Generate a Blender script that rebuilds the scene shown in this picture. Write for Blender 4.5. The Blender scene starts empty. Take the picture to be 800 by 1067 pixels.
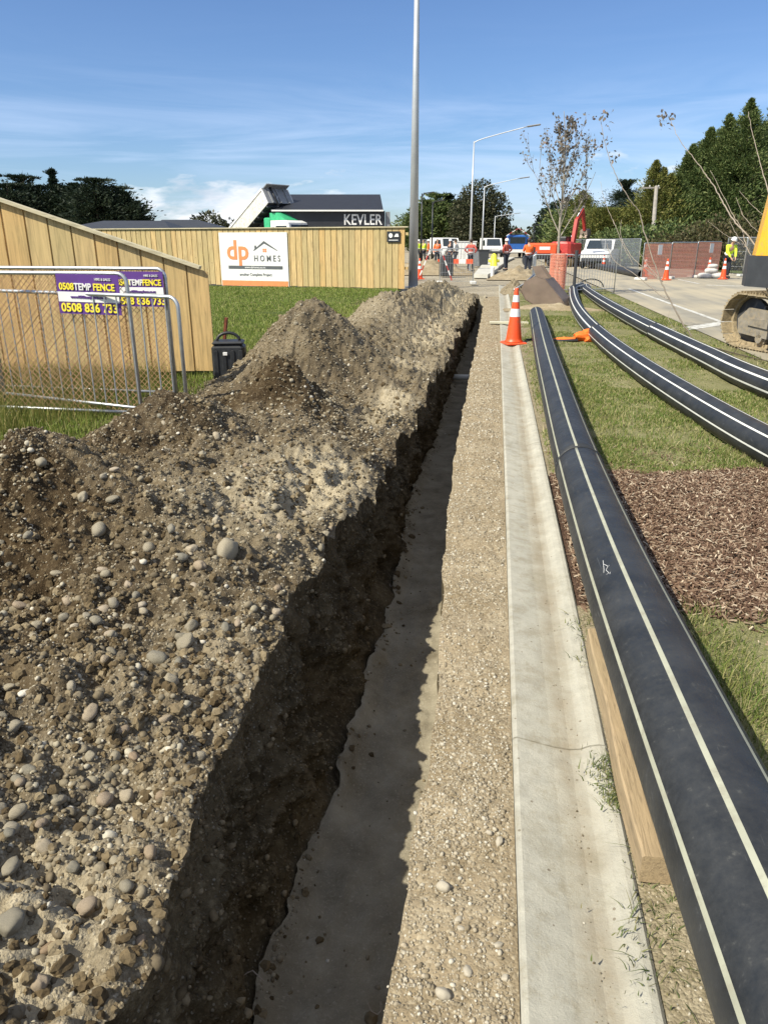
import bpy, math, random
import numpy as np
from mathutils import Vector, Matrix
R = math.radians
rng = np.random.default_rng(7); random.seed(7)
sc = bpy.context.scene
col = sc.collection

# ---------------------------------------------------------------- camera
F = 770.0; CX, CY = 400.0, 533.5; HC = 1.6
PIT = math.atan(281.5 / F); YAW = math.atan(118 / (F / math.cos(PIT)))
cam = bpy.data.objects.new('camera', bpy.data.cameras.new('camera')); col.objects.link(cam)
cam.location = (0, 0, HC); cam.rotation_euler = (math.pi / 2 - PIT, 0, YAW)
cam.data.sensor_fit = 'VERTICAL'; cam.data.sensor_height = 24; cam.data.lens = F / 1067 * 24
cam.data.clip_start = 0.05; cam.data.clip_end = 5000
sc.camera = cam

def ray(px, py):
    r = (px - CX) / F; u = (CY - py) / F
    f = math.cos(PIT) + u * math.sin(PIT); z = -math.sin(PIT) + u * math.cos(PIT)
    return Vector((r * math.cos(YAW) - f * math.sin(YAW), r * math.sin(YAW) + f * math.cos(YAW), z))
def P(px, py, z=0.0):
    d = ray(px, py); t = (z - HC) / d.z
    return Vector((d.x * t, d.y * t, z))
def D(px, py, zc):
    d = ray(px, py); return Vector((d.x * zc, d.y * zc, HC + d.z * zc))

# ---------------------------------------------------------------- noise
def _h(xi, yi, s):
    n = (xi.astype(np.int64) * 374761393 + yi.astype(np.int64) * 668265263 + s * 974711) & 0xffffffff
    n = ((n ^ (n >> 13)) * 1274126177) & 0xffffffff
    n = (n ^ (n >> 16)) & 0xffffffff
    return n / 4294967295.0
def vn(x, y, s=0):
    x = np.asarray(x, float); y = np.asarray(y, float)
    x0 = np.floor(x); y0 = np.floor(y); fx = x - x0; fy = y - y0
    fx = fx * fx * (3 - 2 * fx); fy = fy * fy * (3 - 2 * fy)
    a = _h(x0, y0, s); b = _h(x0 + 1, y0, s); c = _h(x0, y0 + 1, s); d = _h(x0 + 1, y0 + 1, s)
    return (a + (b - a) * fx) * (1 - fy) + (c + (d - c) * fx) * fy - 0.5
def fbm(x, y, lam, amp, oct=4, s=0, gain=0.5, lac=2.1):
    t = 0
    for i in range(oct):
        c, sn = math.cos(i * 1.1), math.sin(i * 1.1)
        t = t + 2 * amp * vn((x * c - y * sn) / lam, (x * sn + y * c) / lam, s + i)
        lam /= lac; amp *= gain
    return t
def billow(x, y, lam, amp, oct=3, s=0):
    t = 0
    for i in range(oct):
        c, sn = math.cos(i * 1.7 + .3), math.sin(i * 1.7 + .3)
        t = t + amp * (1 - np.abs(2 * vn((x * c - y * sn) / lam, (x * sn + y * c) / lam, s + i)) * 3)
        lam /= 2.2; amp *= 0.5
    return t

# ---------------------------------------------------------------- mesh building
class MB:
    def __init__(s): s.v = []; s.f = []; s.m = []; s.cm = 0
    def add(s, vs, fs):
        o = len(s.v); s.v.extend([tuple(v) for v in vs]); s.f.extend([tuple(i + o for i in f) for f in fs]); s.m.extend([s.cm] * len(fs)); return s
    def box(s, c, d, rot=None, bev=0.0):
        x, y, z = d[0] / 2, d[1] / 2, d[2] / 2
        if bev <= 0:
            vs = [Vector((a * x, b * y, e * z)) for e in (-1, 1) for b in (-1, 1) for a in (-1, 1)]
            fs = [(0, 2, 3, 1), (4, 5, 7, 6), (0, 1, 5, 4), (2, 6, 7, 3), (0, 4, 6, 2), (1, 3, 7, 5)]
        else:
            b_ = min(bev, x * .9, y * .9, z * .9); vs = []; fs = []
            ring = lambda X, Y, Z: [Vector(p) for p in ((X - b_, -Y, Z), (X, -Y + b_, Z), (X, Y - b_, Z), (X - b_, Y, Z), (-X + b_, Y, Z), (-X, Y - b_, Z), (-X, -Y + b_, Z), (-X + b_, -Y, Z))]
            for (k, Z) in ((b_, -z), (0, -z + b_), (0, z - b_), (b_, z)):
                vs += ring(x - k, y - k, Z)
            for i in range(3):
                for j in range(8):
                    fs.append((i * 8 + j, i * 8 + (j + 1) % 8, (i + 1) * 8 + (j + 1) % 8, (i + 1) * 8 + j))
            fs.append(tuple(range(7, -1, -1))); fs.append(tuple(range(24, 32)))
        M = rot if rot is not None else Matrix.Identity(3)
        return s.add([M @ v + Vector(c) for v in vs], fs)
    def bar(s, a, b, w, h=None, up=(0, 0, 1)):
        a = Vector(a); b = Vector(b); d = (b - a); L = d.length
        if L < 1e-6: return s
        d.normalize(); u = Vector(up)
        if abs(d.dot(u)) > .98: u = Vector((1, 0, 0))
        sd = d.cross(u).normalized(); u = sd.cross(d)
        M = Matrix((sd, d, u)).transposed()
        return s.box((a + b) / 2, (w, L, h or w), M)
    def tube(s, pts, r, n=8, cap=True, closed=False):
        pts = [Vector(p) for p in pts]; k = len(pts)
        if not hasattr(r, '__len__'): r = [r] * k
        vs = []; fs = []; prev = None
        for i, p in enumerate(pts):
            if closed: t = pts[(i + 1) % k] - pts[i - 1]
            else: t = pts[min(i + 1, k - 1)] - pts[max(i - 1, 0)]
            t.normalize()
            if prev is None:
                u = Vector((0, 0, 1)) if abs(t.z) < .9 else Vector((1, 0, 0))
                sd = t.cross(u).normalized()
            else:
                sd = (prev - t * prev.dot(t)).normalized()
            prev = sd; up = sd.cross(t)
            for j in range(n):
                a = 2 * math.pi * j / n
                vs.append(p + (sd * math.cos(a) + up * math.sin(a)) * r[i])
        for i in range(k if closed else k - 1):
            for j in range(n):
                i2 = (i + 1) % k
                fs.append((i * n + j, i * n + (j + 1) % n, i2 * n + (j + 1) % n, i2 * n + j))
        if cap and not closed:
            fs.append(tuple(range(n - 1, -1, -1))); fs.append(tuple(range((k - 1) * n, k * n)))
        return s.add(vs, fs)
    def lathe(s, prof, n=24, c=(0, 0, 0), M=None):
        vs = []; fs = []; k = len(prof)
        for (r, z) in prof:
            for j in range(n):
                a = 2 * math.pi * j / n; vs.append(Vector((r * math.cos(a), r * math.sin(a), z)))
        for i in range(k - 1):
            for j in range(n): fs.append((i * n + j, i * n + (j + 1) % n, (i + 1) * n + (j + 1) % n, (i + 1) * n + j))
        if prof[0][0] > 1e-4: fs.append(tuple(range(n - 1, -1, -1)))
        if prof[-1][0] > 1e-4: fs.append(tuple(range((k - 1) * n, k * n)))
        M = M or Matrix.Identity(3)
        return s.add([M @ v + Vector(c) for v in vs], fs)
    def prism(s, poly, a, b, ax=1):
        """polygon in the plane normal to axis ax, extruded from a to b along it"""
        def mk(p, t):
            if ax == 1: return (p[0], t, p[1])
            if ax == 0: return (t, p[0], p[1])
            return (p[0], p[1], t)
        n = len(poly)
        vs = [mk(p, a) for p in poly] + [mk(p, b) for p in poly]
        fs = [tuple(range(n)), tuple(range(2 * n - 1, n - 1, -1))] + [(i, i + n, (i + 1) % n + n, (i + 1) % n) for i in range(n)]
        return s.add(vs, fs)
    def build(s, name, mat=None, parent=None, smooth=False, off=None, recalc=True):
        me = bpy.data.meshes.new(name)
        vs = s.v
        if off is not None: vs = [(v[0] - off[0], v[1] - off[1], v[2] - off[2]) for v in vs]
        me.from_pydata(vs, [], s.f)
        mats = mat if isinstance(mat, (list, tuple)) else [mat]
        for m in mats:
            if m: me.materials.append(m)
        if len(mats) > 1: me.polygons.foreach_set('material_index', s.m)
        if recalc:
            import bmesh
            bm = bmesh.new(); bm.from_mesh(me); bmesh.ops.recalc_face_normals(bm, faces=bm.faces); bm.to_mesh(me); bm.free()
        if smooth: me.polygons.foreach_set('use_smooth', [True] * len(me.polygons))
        me.update()
        o = bpy.data.objects.new(name, me); col.objects.link(o)
        if parent: o.parent = parent
        return o

def npmesh(name, V, FA, mats, matidx=None, smooth=False, parent=None):
    """V (n,3); FA list of int arrays (k,3) or (k,4)"""
    me = bpy.data.meshes.new(name)
    me.vertices.add(len(V)); me.vertices.foreach_set('co', np.asarray(V, np.float32).ravel())
    loops = np.concatenate([f.ravel() for f in FA]).astype(np.int32)
    tot = np.concatenate([np.full(len(f), f.shape[1]) for f in FA]).astype(np.int32)
    st = np.concatenate([[0], np.cumsum(tot)[:-1]]).astype(np.int32)
    me.loops.add(len(loops)); me.loops.foreach_set('vertex_index', loops)
    me.polygons.add(len(tot)); me.polygons.foreach_set('loop_start', st); me.polygons.foreach_set('loop_total', tot)
    for m in (mats if isinstance(mats, (list, tuple)) else [mats]): me.materials.append(m)
    if matidx is not None: me.polygons.foreach_set('material_index', np.asarray(matidx, np.int32))
    me.polygons.foreach_set('use_smooth', np.full(len(tot), bool(smooth)))
    me.update(calc_edges=True); me.validate()
    o = bpy.data.objects.new(name, me); col.objects.link(o)
    if parent: o.parent = parent
    return o
def fattr(o, name, arr):
    a = o.data.attributes.new(name, 'FLOAT', 'POINT'); a.data.foreach_set('value', np.asarray(arr, np.float32).ravel())

def tag(o, label=None, cat=None, group=None, kind=None):
    if label: o['label'] = label
    if cat: o['category'] = cat
    if group: o['group'] = group
    if kind: o['kind'] = kind
    return o
def thing(name, label, cat, loc=(0, 0, 0), rz=0.0, group=None):
    o = bpy.data.objects.new(name, None); col.objects.link(o); o.empty_display_size = .1
    o.location = loc; o.rotation_euler = (0, 0, rz)
    return tag(o, label, cat, group)
def copy_tree(o, parent=None):
    c = o.copy(); col.objects.link(c); c.parent = parent
    for ch in [x for x in col.objects if x.parent == o]: copy_tree(ch, c)
    return c
def place(o, loc, rz, label=None, group=None):
    o.location = loc; o.rotation_euler = (0, 0, rz)
    if label: o['label'] = label
    if group: o['group'] = group
    return o

# ---------------------------------------------------------------- materials
def nodes(m):
    m.use_nodes = True; nt = m.node_tree; nt.nodes.clear()
    out = nt.nodes.new('ShaderNodeOutputMaterial'); b = nt.nodes.new('ShaderNodeBsdfPrincipled')
    nt.links.new(b.outputs[0], out.inputs[0]); return nt, b, out
class NT:
    def __init__(s, name):
        s.m = bpy.data.materials.new(name); s.nt, s.b, s.out = nodes(s.m)
    def n(s, t, **k):
        o = s.nt.nodes.new('ShaderNode' + t)
        for a, v in k.items():
            if a.startswith('i_'): o.inputs[a[2:].replace('_', ' ')].default_value = v
            else: setattr(o, a, v)
        return o
    def l(s, a, b): s.nt.links.new(a, b)
    def co(s, kind='Object'):
        return s.n('TexCoord').outputs[kind]
    def noise(s, sc_, det=4, vec=None, rough=.55, dist=0):
        o = s.n('TexNoise'); o.inputs['Scale'].default_value = sc_; o.inputs['Detail'].default_value = det
        o.inputs['Roughness'].default_value = rough; o.inputs['Distortion'].default_value = dist
        s.l(vec if vec is not None else s.co(), o.inputs['Vector']); return o.outputs['Fac']
    def ramp(s, f, stops):
        o = s.n('ValToRGB'); e = o.color_ramp.elements
        while len(e) < len(stops): e.new(.5)
        for i, (p_, c) in enumerate(stops): e[i].position = p_; e[i].color = (*c, 1) if len(c) == 3 else c
        s.l(f, o.inputs[0]); return o.outputs[0]
    def mix(s, f, a, b, mode='MIX'):
        o = s.n('Mix', data_type='RGBA', blend_type=mode)
        for src, i in ((f, 0), (a, 6), (b, 7)):
            if hasattr(src, 'is_linked'): s.l(src, o.inputs[i])
            else: o.inputs[i].default_value = (*src, 1) if isinstance(src, tuple) else src
        return o.outputs[2]
    def math(s, op, a, b=0.0, clamp=False):
        o = s.n('Math', operation=op, use_clamp=clamp)
        for src, i in ((a, 0), (b, 1)):
            if hasattr(src, 'is_linked'): s.l(src, o.inputs[i])
            else: o.inputs[i].default_value = src
        return o.outputs[0]
    def base(s, c):
        if hasattr(c, 'is_linked'): s.l(c, s.b.inputs['Base Color'])
        else: s.b.inputs['Base Color'].default_value = (*c, 1)
    def bump(s, h, d=.01, st=1.0):
        o = s.n('Bump'); o.inputs['Distance'].default_value = d; o.inputs['Strength'].default_value = st
        s.l(h, o.inputs['Height']); s.l(o.outputs[0], s.b.inputs['Normal'])
    def set(s, **k):
        for a, v in k.items(): s.b.inputs[a.replace('_', ' ')].default_value = v
        return s

def simple(name, c, rough=.6, metal=0.0, var=.15, vs=6.0, bump=.0, bs=60.0, dirt=None, dirtamt=.3, **kw):
    t = NT(name); co = t.co()
    f = t.noise(vs, 5, co)
    lo = tuple(x * (1 - var) for x in c); hi = tuple(min(1, x * (1 + var)) for x in c)
    cc = t.ramp(f, [(.3, lo), (.7, hi)])
    if dirt:
        g = t.noise(vs * 2.3, 6, co, .65)
        gf = t.ramp(g, [(.62 - dirtamt * .5, (0, 0, 0)), (.75 - dirtamt * .3, (1, 1, 1))])
        cc = t.mix(gf, cc, dirt)
    t.base(cc); t.set(Roughness=rough, Metallic=metal)
    if bump: t.bump(t.noise(bs, 4, co), bump)
    for k, v in kw.items(): t.b.inputs[k.replace('_', ' ')].default_value = v
    return t.m
def island(name, stops, rough=.85, spec=.3, noise_scale=0, bump=0, trans=0):
    """one colour for every loose piece of the mesh, picked from a ramp"""
    t = NT(name); g = t.n('NewGeometry')
    c = t.ramp(g.outputs['Random Per Island'], stops)
    if noise_scale:
        f = t.noise(noise_scale, 3); c = t.mix(.5, c, t.ramp(f, [(.35, (.55, .55, .55)), (.65, (1, 1, 1))]), 'MULTIPLY')
    t.base(c); t.set(Roughness=rough); t.b.inputs['Specular IOR Level'].default_value = spec
    if bump: t.bump(t.noise(noise_scale * 2 or 50, 3), bump)
    if trans:
        d = t.n('BsdfTranslucent'); t.l(c, d.inputs[0]); mx = t.n('MixShader'); mx.inputs[0].default_value = trans
        t.l(t.b.outputs[0], mx.inputs[1]); t.l(d.outputs[0], mx.inputs[2]); t.l(mx.outputs[0], t.out.inputs[0])
    return t.m

M = {}
# soil of the heap and the trench
def soil(name, dark, mid, light, damp_attr=True, stones=.62, st_amt=.85, bd=.012):
    t = NT(name); co = t.co()
    f = t.noise(3.0, 8, co, .68); f2 = t.noise(28, 6, co, .7); f3 = t.noise(160, 3, co, .6)
    a = t.mix(t.ramp(f, [(.42, (0, 0, 0)), (.58, (1, 1, 1))]), dark, mid)
    a = t.mix(t.ramp(f2, [(.50, (0, 0, 0)), (.68, (1, 1, 1))]), a, light)
    v = t.n('TexVoronoi'); v.inputs['Scale'].default_value = 95; t.l(co, v.inputs['Vector'])
    pc = t.n('SeparateColor'); t.l(v.outputs['Color'], pc.inputs[0])
    stone = t.math('GREATER_THAN', pc.outputs[0], stones)
    ins = t.math('LESS_THAN', v.outputs['Distance'], .42)
    sm = t.math('MULTIPLY', stone, ins)
    scol = t.ramp(pc.outputs[1], [(0, (.16, .13, .09)), (.5, (.30, .26, .19)), (1, (.46, .42, .33))])
    a = t.mix(t.math('MULTIPLY', sm, st_amt), a, scol)
    if damp_attr:
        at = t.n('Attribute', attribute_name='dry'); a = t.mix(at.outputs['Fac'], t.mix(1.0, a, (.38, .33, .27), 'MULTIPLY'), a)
        at2 = t.n('Attribute', attribute_name='pale'); a = t.mix(at2.outputs['Fac'], a, t.mix(t.ramp(f2, [(.3, (0, 0, 0)), (.7, (1, 1, 1))]), (.26, .215, .14), (.48, .42, .30)))
    t.base(a); t.set(Roughness=.95); t.b.inputs['Specular IOR Level'].default_value = .15
    h = t.math('ADD', t.math('MULTIPLY', f2, .8), t.math('MULTIPLY', f3, .45))
    h = t.math('ADD', h, t.math('MULTIPLY', t.math('SUBTRACT', .5, v.outputs['Distance']), t.math('MULTIPLY', stone, .7)))
    t.bump(h, bd, 1.0); return t.m
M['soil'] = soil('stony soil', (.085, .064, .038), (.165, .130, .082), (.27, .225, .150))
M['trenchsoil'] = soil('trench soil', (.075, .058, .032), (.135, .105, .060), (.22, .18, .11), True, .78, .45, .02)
def sand():
    t = NT('trench sand'); co = t.co(); f = t.noise(4, 7, co, .65); f2 = t.noise(90, 4, co, .7)
    a = t.ramp(f, [(.3, (.17, .145, .10)), (.5, (.27, .24, .175)), (.75, (.40, .36, .27))])
    a = t.mix(t.ramp(f2, [(.55, (0, 0, 0)), (.7, (.6, .6, .6))]), a, (.44, .40, .32)); t.base(a); t.set(Roughness=.95)
    t.b.inputs['Specular IOR Level'].default_value = .1
    t.bump(t.math('ADD', f2, t.math('MULTIPLY', t.noise(260, 2, co), .6)), .006); return t.m
M['sand'] = sand()
def gravelly(name, a_, b_, c_, big=1.2, bd=.01, vb=.8):
    t = NT(name); co = t.co(); f = t.noise(big, 8, co, .66); f2 = t.noise(45, 5, co, .7)
    a = t.ramp(f, [(.32, a_), (.55, b_), (.72, c_)])
    v = t.n('TexVoronoi'); v.inputs['Scale'].default_value = 110; t.l(co, v.inputs['Vector'])
    pc = t.n('SeparateColor'); t.l(v.outputs['Color'], pc.inputs[0])
    a = t.mix(t.math('MULTIPLY', t.math('GREATER_THAN', pc.outputs[0], .55), .5), a, t.ramp(pc.outputs[1], [(0, tuple(x * .8 for x in a_)), (1, tuple(min(1, x * 1.25) for x in c_))]))
    t.base(a); t.set(Roughness=.95); t.b.inputs['Specular IOR Level'].default_value = .12
    t.bump(t.math('ADD', f2, t.math('MULTIPLY', v.outputs['Distance'], -vb)), bd); return t.m
M['strip'] = gravelly('gravel strip', (.20, .155, .092), (.29, .235, .155), (.38, .33, .235), 2.6, .007, .35)
M['dirtstrip'] = gravelly('dry dirt strip', (.17, .145, .085), (.26, .22, .145), (.35, .305, .215), 5, .008, .5)
M['earth'] = gravelly('site earth', (.22, .19, .14), (.34, .30, .225), (.44, .40, .31), .35)
M['vergesoil'] = gravelly('verge soil', (.13, .135, .06), (.19, .185, .09), (.28, .25, .15), 1.6, .006, .4)
M['mulchbase'] = gravelly('mulch bed', (.05, .03, .02), (.09, .055, .038), (.14, .09, .06), 3)
M['lawnsoil'] = gravelly('lawn soil', (.055, .075, .018), (.075, .105, .025), (.12, .12, .05), .8)
def concrete(name, c, kerb=False):
    t = NT(name); co = t.co(); f = t.noise(1.4, 8, co, .66); f2 = t.noise(14, 7, co, .7); f3 = t.noise(220, 3, co)
    a = t.ramp(f, [(.3, tuple(x * .80 for x in c)), (.6, c), (.8, tuple(min(.9, x * 1.12) for x in c))])
    a = t.mix(t.ramp(f2, [(.42, (0, 0, 0)), (.70, (.7, .7, .7))]), a, tuple(x * .66 for x in c))
    if kerb:
        s = t.n('SeparateXYZ'); t.l(co, s.inputs[0])
        # dirt settled in the invert of the channel
        wob = t.math('MULTIPLY', t.math('SUBTRACT', t.noise(2.2, 4, co), .5), .10)
        d = t.math('ABSOLUTE', t.math('SUBTRACT', t.math('ADD', s.outputs[0], wob), .322))
        band = t.ramp(t.math('MULTIPLY', d, 10), [(.12, (1, 1, 1)), (.75, (0, 0, 0))])
        band = t.mix(1.0, band, t.ramp(t.noise(6, 6, co, .7), [(.32, (.25, .25, .25)), (.62, (1, 1, 1))]), 'MULTIPLY')
        a = t.mix(t.math('MULTIPLY', band, .72), a, (.25, .205, .135))
        g = t.noise(3.3, 8, co, .75); a = t.mix(t.ramp(g, [(.52, (0, 0, 0)), (.66, (.5, .5, .5))]), a, (.24, .215, .15))
        st = t.ramp(t.noise(9.0, 8, co, .75), [(.50, (0, 0, 0)), (.64, (.6, .6, .6))])
        left = t.math('LESS_THAN', s.outputs[0], .30)
        a = t.mix(t.math('MULTIPLY', st, left), a, (.27, .24, .17))
        sp = t.n('TexVoronoi'); sp.inputs['Scale'].default_value = 26; t.l(co, sp.inputs['Vector'])
        spc = t.n('SeparateColor'); t.l(sp.outputs['Color'], spc.inputs[0])
        dots = t.math('MULTIPLY', t.math('LESS_THAN', sp.outputs['Distance'], .12), t.math('GREATER_THAN', spc.outputs[0], .8))
        a = t.mix(t.math('MULTIPLY', dots, .7), a, (.15, .12, .08))
    t.base(a); t.set(Roughness=.88); t.b.inputs['Specular IOR Level'].default_value = .25
    t.bump(t.math('ADD', t.math('MULTIPLY', f2, .35), t.math('MULTIPLY', t.noise(120, 5, co, .8), 1.4)), .0022); return t.m
M['kerb'] = concrete('kerb concrete', (.46, .445, .375), True)
M['concrete'] = concrete('new concrete', (.55, .54, .48))
M['asphalt'] = None
def asphalt():
    t = NT('dusty asphalt'); co = t.co(); f = t.noise(.16, 7, co, .62); f2 = t.noise(1.3, 6, co, .65); f3 = t.noise(70, 3, co)
    m = t.n('Mapping'); m.inputs['Scale'].default_value = (1.3, .10, 1); t.l(co, m.inputs[0]); g = t.noise(1.6, 5, m.outputs[0])
    a = t.ramp(f2, [(.3, (.19, .18, .15)), (.7, (.28, .265, .22))])
    dust = t.math('ADD', t.math('MULTIPLY', f, .6), t.math('MULTIPLY', g, .4))
    a = t.mix(t.ramp(dust, [(.42, (.1, .1, .1)), (.56, (.95, .95, .95))]), a, (.40, .35, .25))
    t.base(a); t.set(Roughness=.9); t.bump(f3, .003); return t.m
M['asphalt'] = asphalt()
M['paint'] = simple('road paint', (.60, .60, .56), .7, var=.1, vs=3, dirt=(.28, .26, .21), dirtamt=.35)
def timber(name, c, axis=2, sc_=1.0, knots=True):
    t = NT(name); co = t.co(); m = t.n('Mapping'); s = [9 * sc_, 9 * sc_, 9 * sc_]; s[axis] = .6 * sc_; m.inputs['Scale'].default_value = s; t.l(co, m.inputs[0])
    g = t.noise(2.5, 6, m.outputs[0], .6, 1.2)
    a = t.ramp(g, [(.32, tuple(x * .62 for x in c)), (.5, c), (.68, tuple(min(.9, x * 1.2) for x in c))])
    gi = t.n('ObjectInfo')
    a = t.mix(.9, a, t.ramp(gi.outputs['Random'], [(0, (.70, .72, .68)), (.3, (.88, .90, .86)), (.6, (1, .97, .9)), (.8, (1.06, 1.0, .9)), (1, (1.0, .86, .66))]), 'MULTIPLY')
    if knots:
        v = t.n('TexVoronoi'); v.inputs['Scale'].default_value = 3.2; t.l(co, v.inputs['Vector'])
        a = t.mix(t.ramp(v.outputs['Distance'], [(.045, (1, 1, 1)), (.075, (0, 0, 0))]), a, (.20, .125, .06))
    b2 = t.noise(1.1, 4, co)
    a = t.mix(t.ramp(b2, [(.45, (0, 0, 0)), (.75, (.5, .5, .5))]), a, tuple(x * y for x, y in zip(c, (.8, .86, .72))))
    t.base(a); t.set(Roughness=.75); t.bump(g, .002); return t.m
M['paling'] = timber('treated pine paling', (.53, .40, .20))
M['cap'] = timber('pine capping', (.62, .54, .38), 0, knots=False)
M['plank'] = timber('weathered plank', (.33, .265, .175), 1, 4.5)
M['palewood'] = timber('pale lath', (.62, .58, .47), 0, knots=False)
def pipe_mats():
    t = NT('black polyethylene'); co = t.co(); f = t.noise(5, 6, co, .7); f2 = t.noise(40, 4, co, .6)
    a = t.ramp(f, [(.35, (.014, .016, .018)), (.7, (.040, .042, .043))])
    a = t.mix(t.ramp(f2, [(.64, (0, 0, 0)), (.78, (.35, .35, .35))]), a, (.16, .16, .14))
    m = t.n('Mapping'); m.inputs['Rotation'].default_value = (0, 0, .5); m.inputs['Scale'].default_value = (60, 2.5, 30); t.l(co, m.inputs[0])
    sc2 = t.noise(1.0, 3, m.outputs[0], .5, 2)
    a = t.mix(t.ramp(sc2, [(.70, (0, 0, 0)), (.76, (.35, .35, .35))]), a, (.22, .23, .23))
    t.base(a); t.l(t.ramp(f2, [(.3, (.42,) * 3), (.7, (.65,) * 3)]), t.b.inputs['Roughness']); t.bump(f2, .0012)
    M['pipe'] = t.m
    M['stripe'] = simple('pale pipe stripe', (.36, .365, .28), .55, var=.14, vs=9, dirt=(.30, .29, .22), dirtamt=.25)
    M['stripe2'] = simple('white pipe stripe', (.72, .73, .68), .5, var=.08, vs=9)
pipe_mats()
M['galv'] = simple('galvanised steel', (.50, .52, .53), .42, .75, var=.18, vs=14, bump=.0005)
M['galvpole'] = simple('galvanised pole', (.50, .52, .54), .5, .45, var=.10, vs=1.5)
M['orange'] = simple('orange plastic', (.80, .085, .018), .45, var=.08, vs=8, dirt=(.45, .12, .05), dirtamt=.12)
M['reflect'] = simple('white reflective tape', (.78, .80, .80), .35, var=.06)
M['black'] = simple('black plastic', (.022, .024, .027), .5, var=.3, vs=12)
M['blackpaint'] = simple('black paint', (.02, .022, .025), .4, var=.2)
M['rust'] = simple('rusty steel', (.16, .045, .022), .85, .1, var=.4, vs=20, bump=.002)
M['rubber'] = simple('rubber', (.03, .03, .03), .8, var=.3)
M['glass'] = simple('dark glass', (.03, .04, .05), .08, var=.1)
M['white'] = simple('white paint', (.78, .78, .76), .4, var=.05, vs=3, dirt=(.55, .52, .45), dirtamt=.1)
M['offwhite'] = simple('dusty white paint', (.62, .62, .57), .5, var=.1, vs=3, dirt=(.42, .38, .30), dirtamt=.2)
M['green'] = simple('green paint', (.05, .42, .19), .4, var=.15)
M['darkgrey'] = simple('dark grey paint', (.045, .048, .052), .5, var=.2)
M['midgrey'] = simple('grey paint', (.22, .23, .24), .5, var=.15)
M['yellow'] = simple('construction yellow', (.80, .42, .03), .4, var=.08, vs=4, dirt=(.45, .30, .10), dirtamt=.15)
M['red'] = simple('red paint', (.42, .04, .032), .42, var=.15)
M['redorange'] = simple('red orange paint', (.78, .10, .03), .45, var=.12)
M['blue'] = simple('blue paint', (.03, .12, .40), .4, var=.12)
M['yellowp'] = simple('bright yellow plastic', (.75, .72, .05), .5, var=.1)
M['roof'] = simple('charcoal roofing', (.034, .037, .043), .6, var=.15, vs=3)
M['darkclad'] = simple('dark steel cladding', (.018, .020, .026), .5, var=.15, vs=2)
M['trackshoe'] = simple('dusty track steel', (.36, .29, .18), .8, .1, var=.3, vs=16, dirt=(.20, .17, .12), dirtamt=.25, bump=.004)
M['trackframe'] = simple('muddy grey steel', (.24, .215, .175), .75, .1, var=.3, vs=9, dirt=(.30, .25, .17), dirtamt=.3, bump=.003)
M['bucketm'] = simple('worn bucket steel', (.20, .15, .115), .55, .25, var=.2, vs=2, dirt=(.19, .15, .11), dirtamt=.15, bump=.0)
M['purple'] = simple('purple sign board', (.10, .035, .22), .5, var=.1)
M['signwhite'] = simple('sign white', (.76, .76, .74), .5, var=.05)
M['signyellow'] = simple('sign yellow', (.85, .72, .05), .5, var=.03)
M['signorange'] = simple('sign orange', (.80, .27, .10), .5, var=.06)
M['signgrey'] = simple('sign grey', (.10, .11, .115), .5, var=.1)
M['hiviz_y'] = simple('hi-vis yellow cloth', (.62, .80, .05), .8, var=.1, vs=12)
M['hiviz_o'] = simple('hi-vis orange cloth', (.85, .16, .03), .8, var=.1, vs=12)
M['hiviz_w'] = simple('pale cloth', (.60, .60, .56), .8, var=.1, vs=12)
M['hiviz_r'] = simple('dull red cloth', (.42, .08, .06), .8, var=.1, vs=12)
M['navy'] = simple('navy cloth', (.025, .03, .045), .9, var=.2, vs=12)
M['skin'] = simple('skin', (.50, .30, .21), .6, var=.06)
M['helmet'] = simple('white helmet', (.80, .80, .78), .35, var=.03)
M['hair'] = simple('dark hair', (.04, .028, .02), .7, var=.2)
M['rednet'] = island('orange barrier netting', [(0, (.98, .42, .28)), (1, (1.0, .55, .40))], .6, .3, trans=.35)
M['cloth'] = simple('orange cloth', (.85, .17, .02), .8, var=.15, vs=18)
M['bark'] = simple('pale bark', (.30, .27, .22), .85, var=.25, vs=18, bump=.002)
M['twig'] = simple('grey twig bark', (.34, .29, .235), .85, var=.25, vs=12, bump=.001)
M['darkbark'] = simple('dark bark', (.07, .055, .04), .9, var=.3, vs=8)
M['polewood'] = simple('grey pole wood', (.27, .25, .22), .85, var=.2, vs=6)
M['block'] = simple('pale concrete block', (.55, .55, .53), .85, var=.12, vs=8, bump=.002)
M['stone'] = None
def stonem():
    t = NT('river stone'); oi = t.n('ObjectInfo'); co = t.co()
    f = t.noise(14, 5, co, .65); f2 = t.noise(60, 4, co, .7)
    c = t.ramp(oi.outputs['Random'], [(0, (.24, .215, .16)), (.3, (.34, .30, .22)), (.5, (.20, .19, .155)), (.7, (.40, .35, .26)), (.86, (.30, .22, .145)), (1, (.46, .42, .34))])
    c = t.mix(.6, c, t.ramp(f, [(.35, (.62, .62, .6)), (.65, (1.05, 1.03, 1))]), 'MULTIPLY')
    c = t.mix(t.ramp(f2, [(.52, (0, 0, 0)), (.7, (.7, .7, .7))]), c, (.22, .18, .12))
    t.base(c); t.set(Roughness=.72); t.b.inputs['Specular IOR Level'].default_value = .3; t.bump(f2, .0015); return t.m
M['stone'] = stonem()
M['pebble'] = island('pebbles', [(0, (.12, .095, .06)), (.3, (.19, .155, .10)), (.55, (.26, .22, .15)), (.72, (.17, .145, .10)), (.86, (.34, .30, .215)), (.96, (.46, .42, .32)), (1, (.60, .56, .47))], .8, .25, 90, .001)
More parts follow.
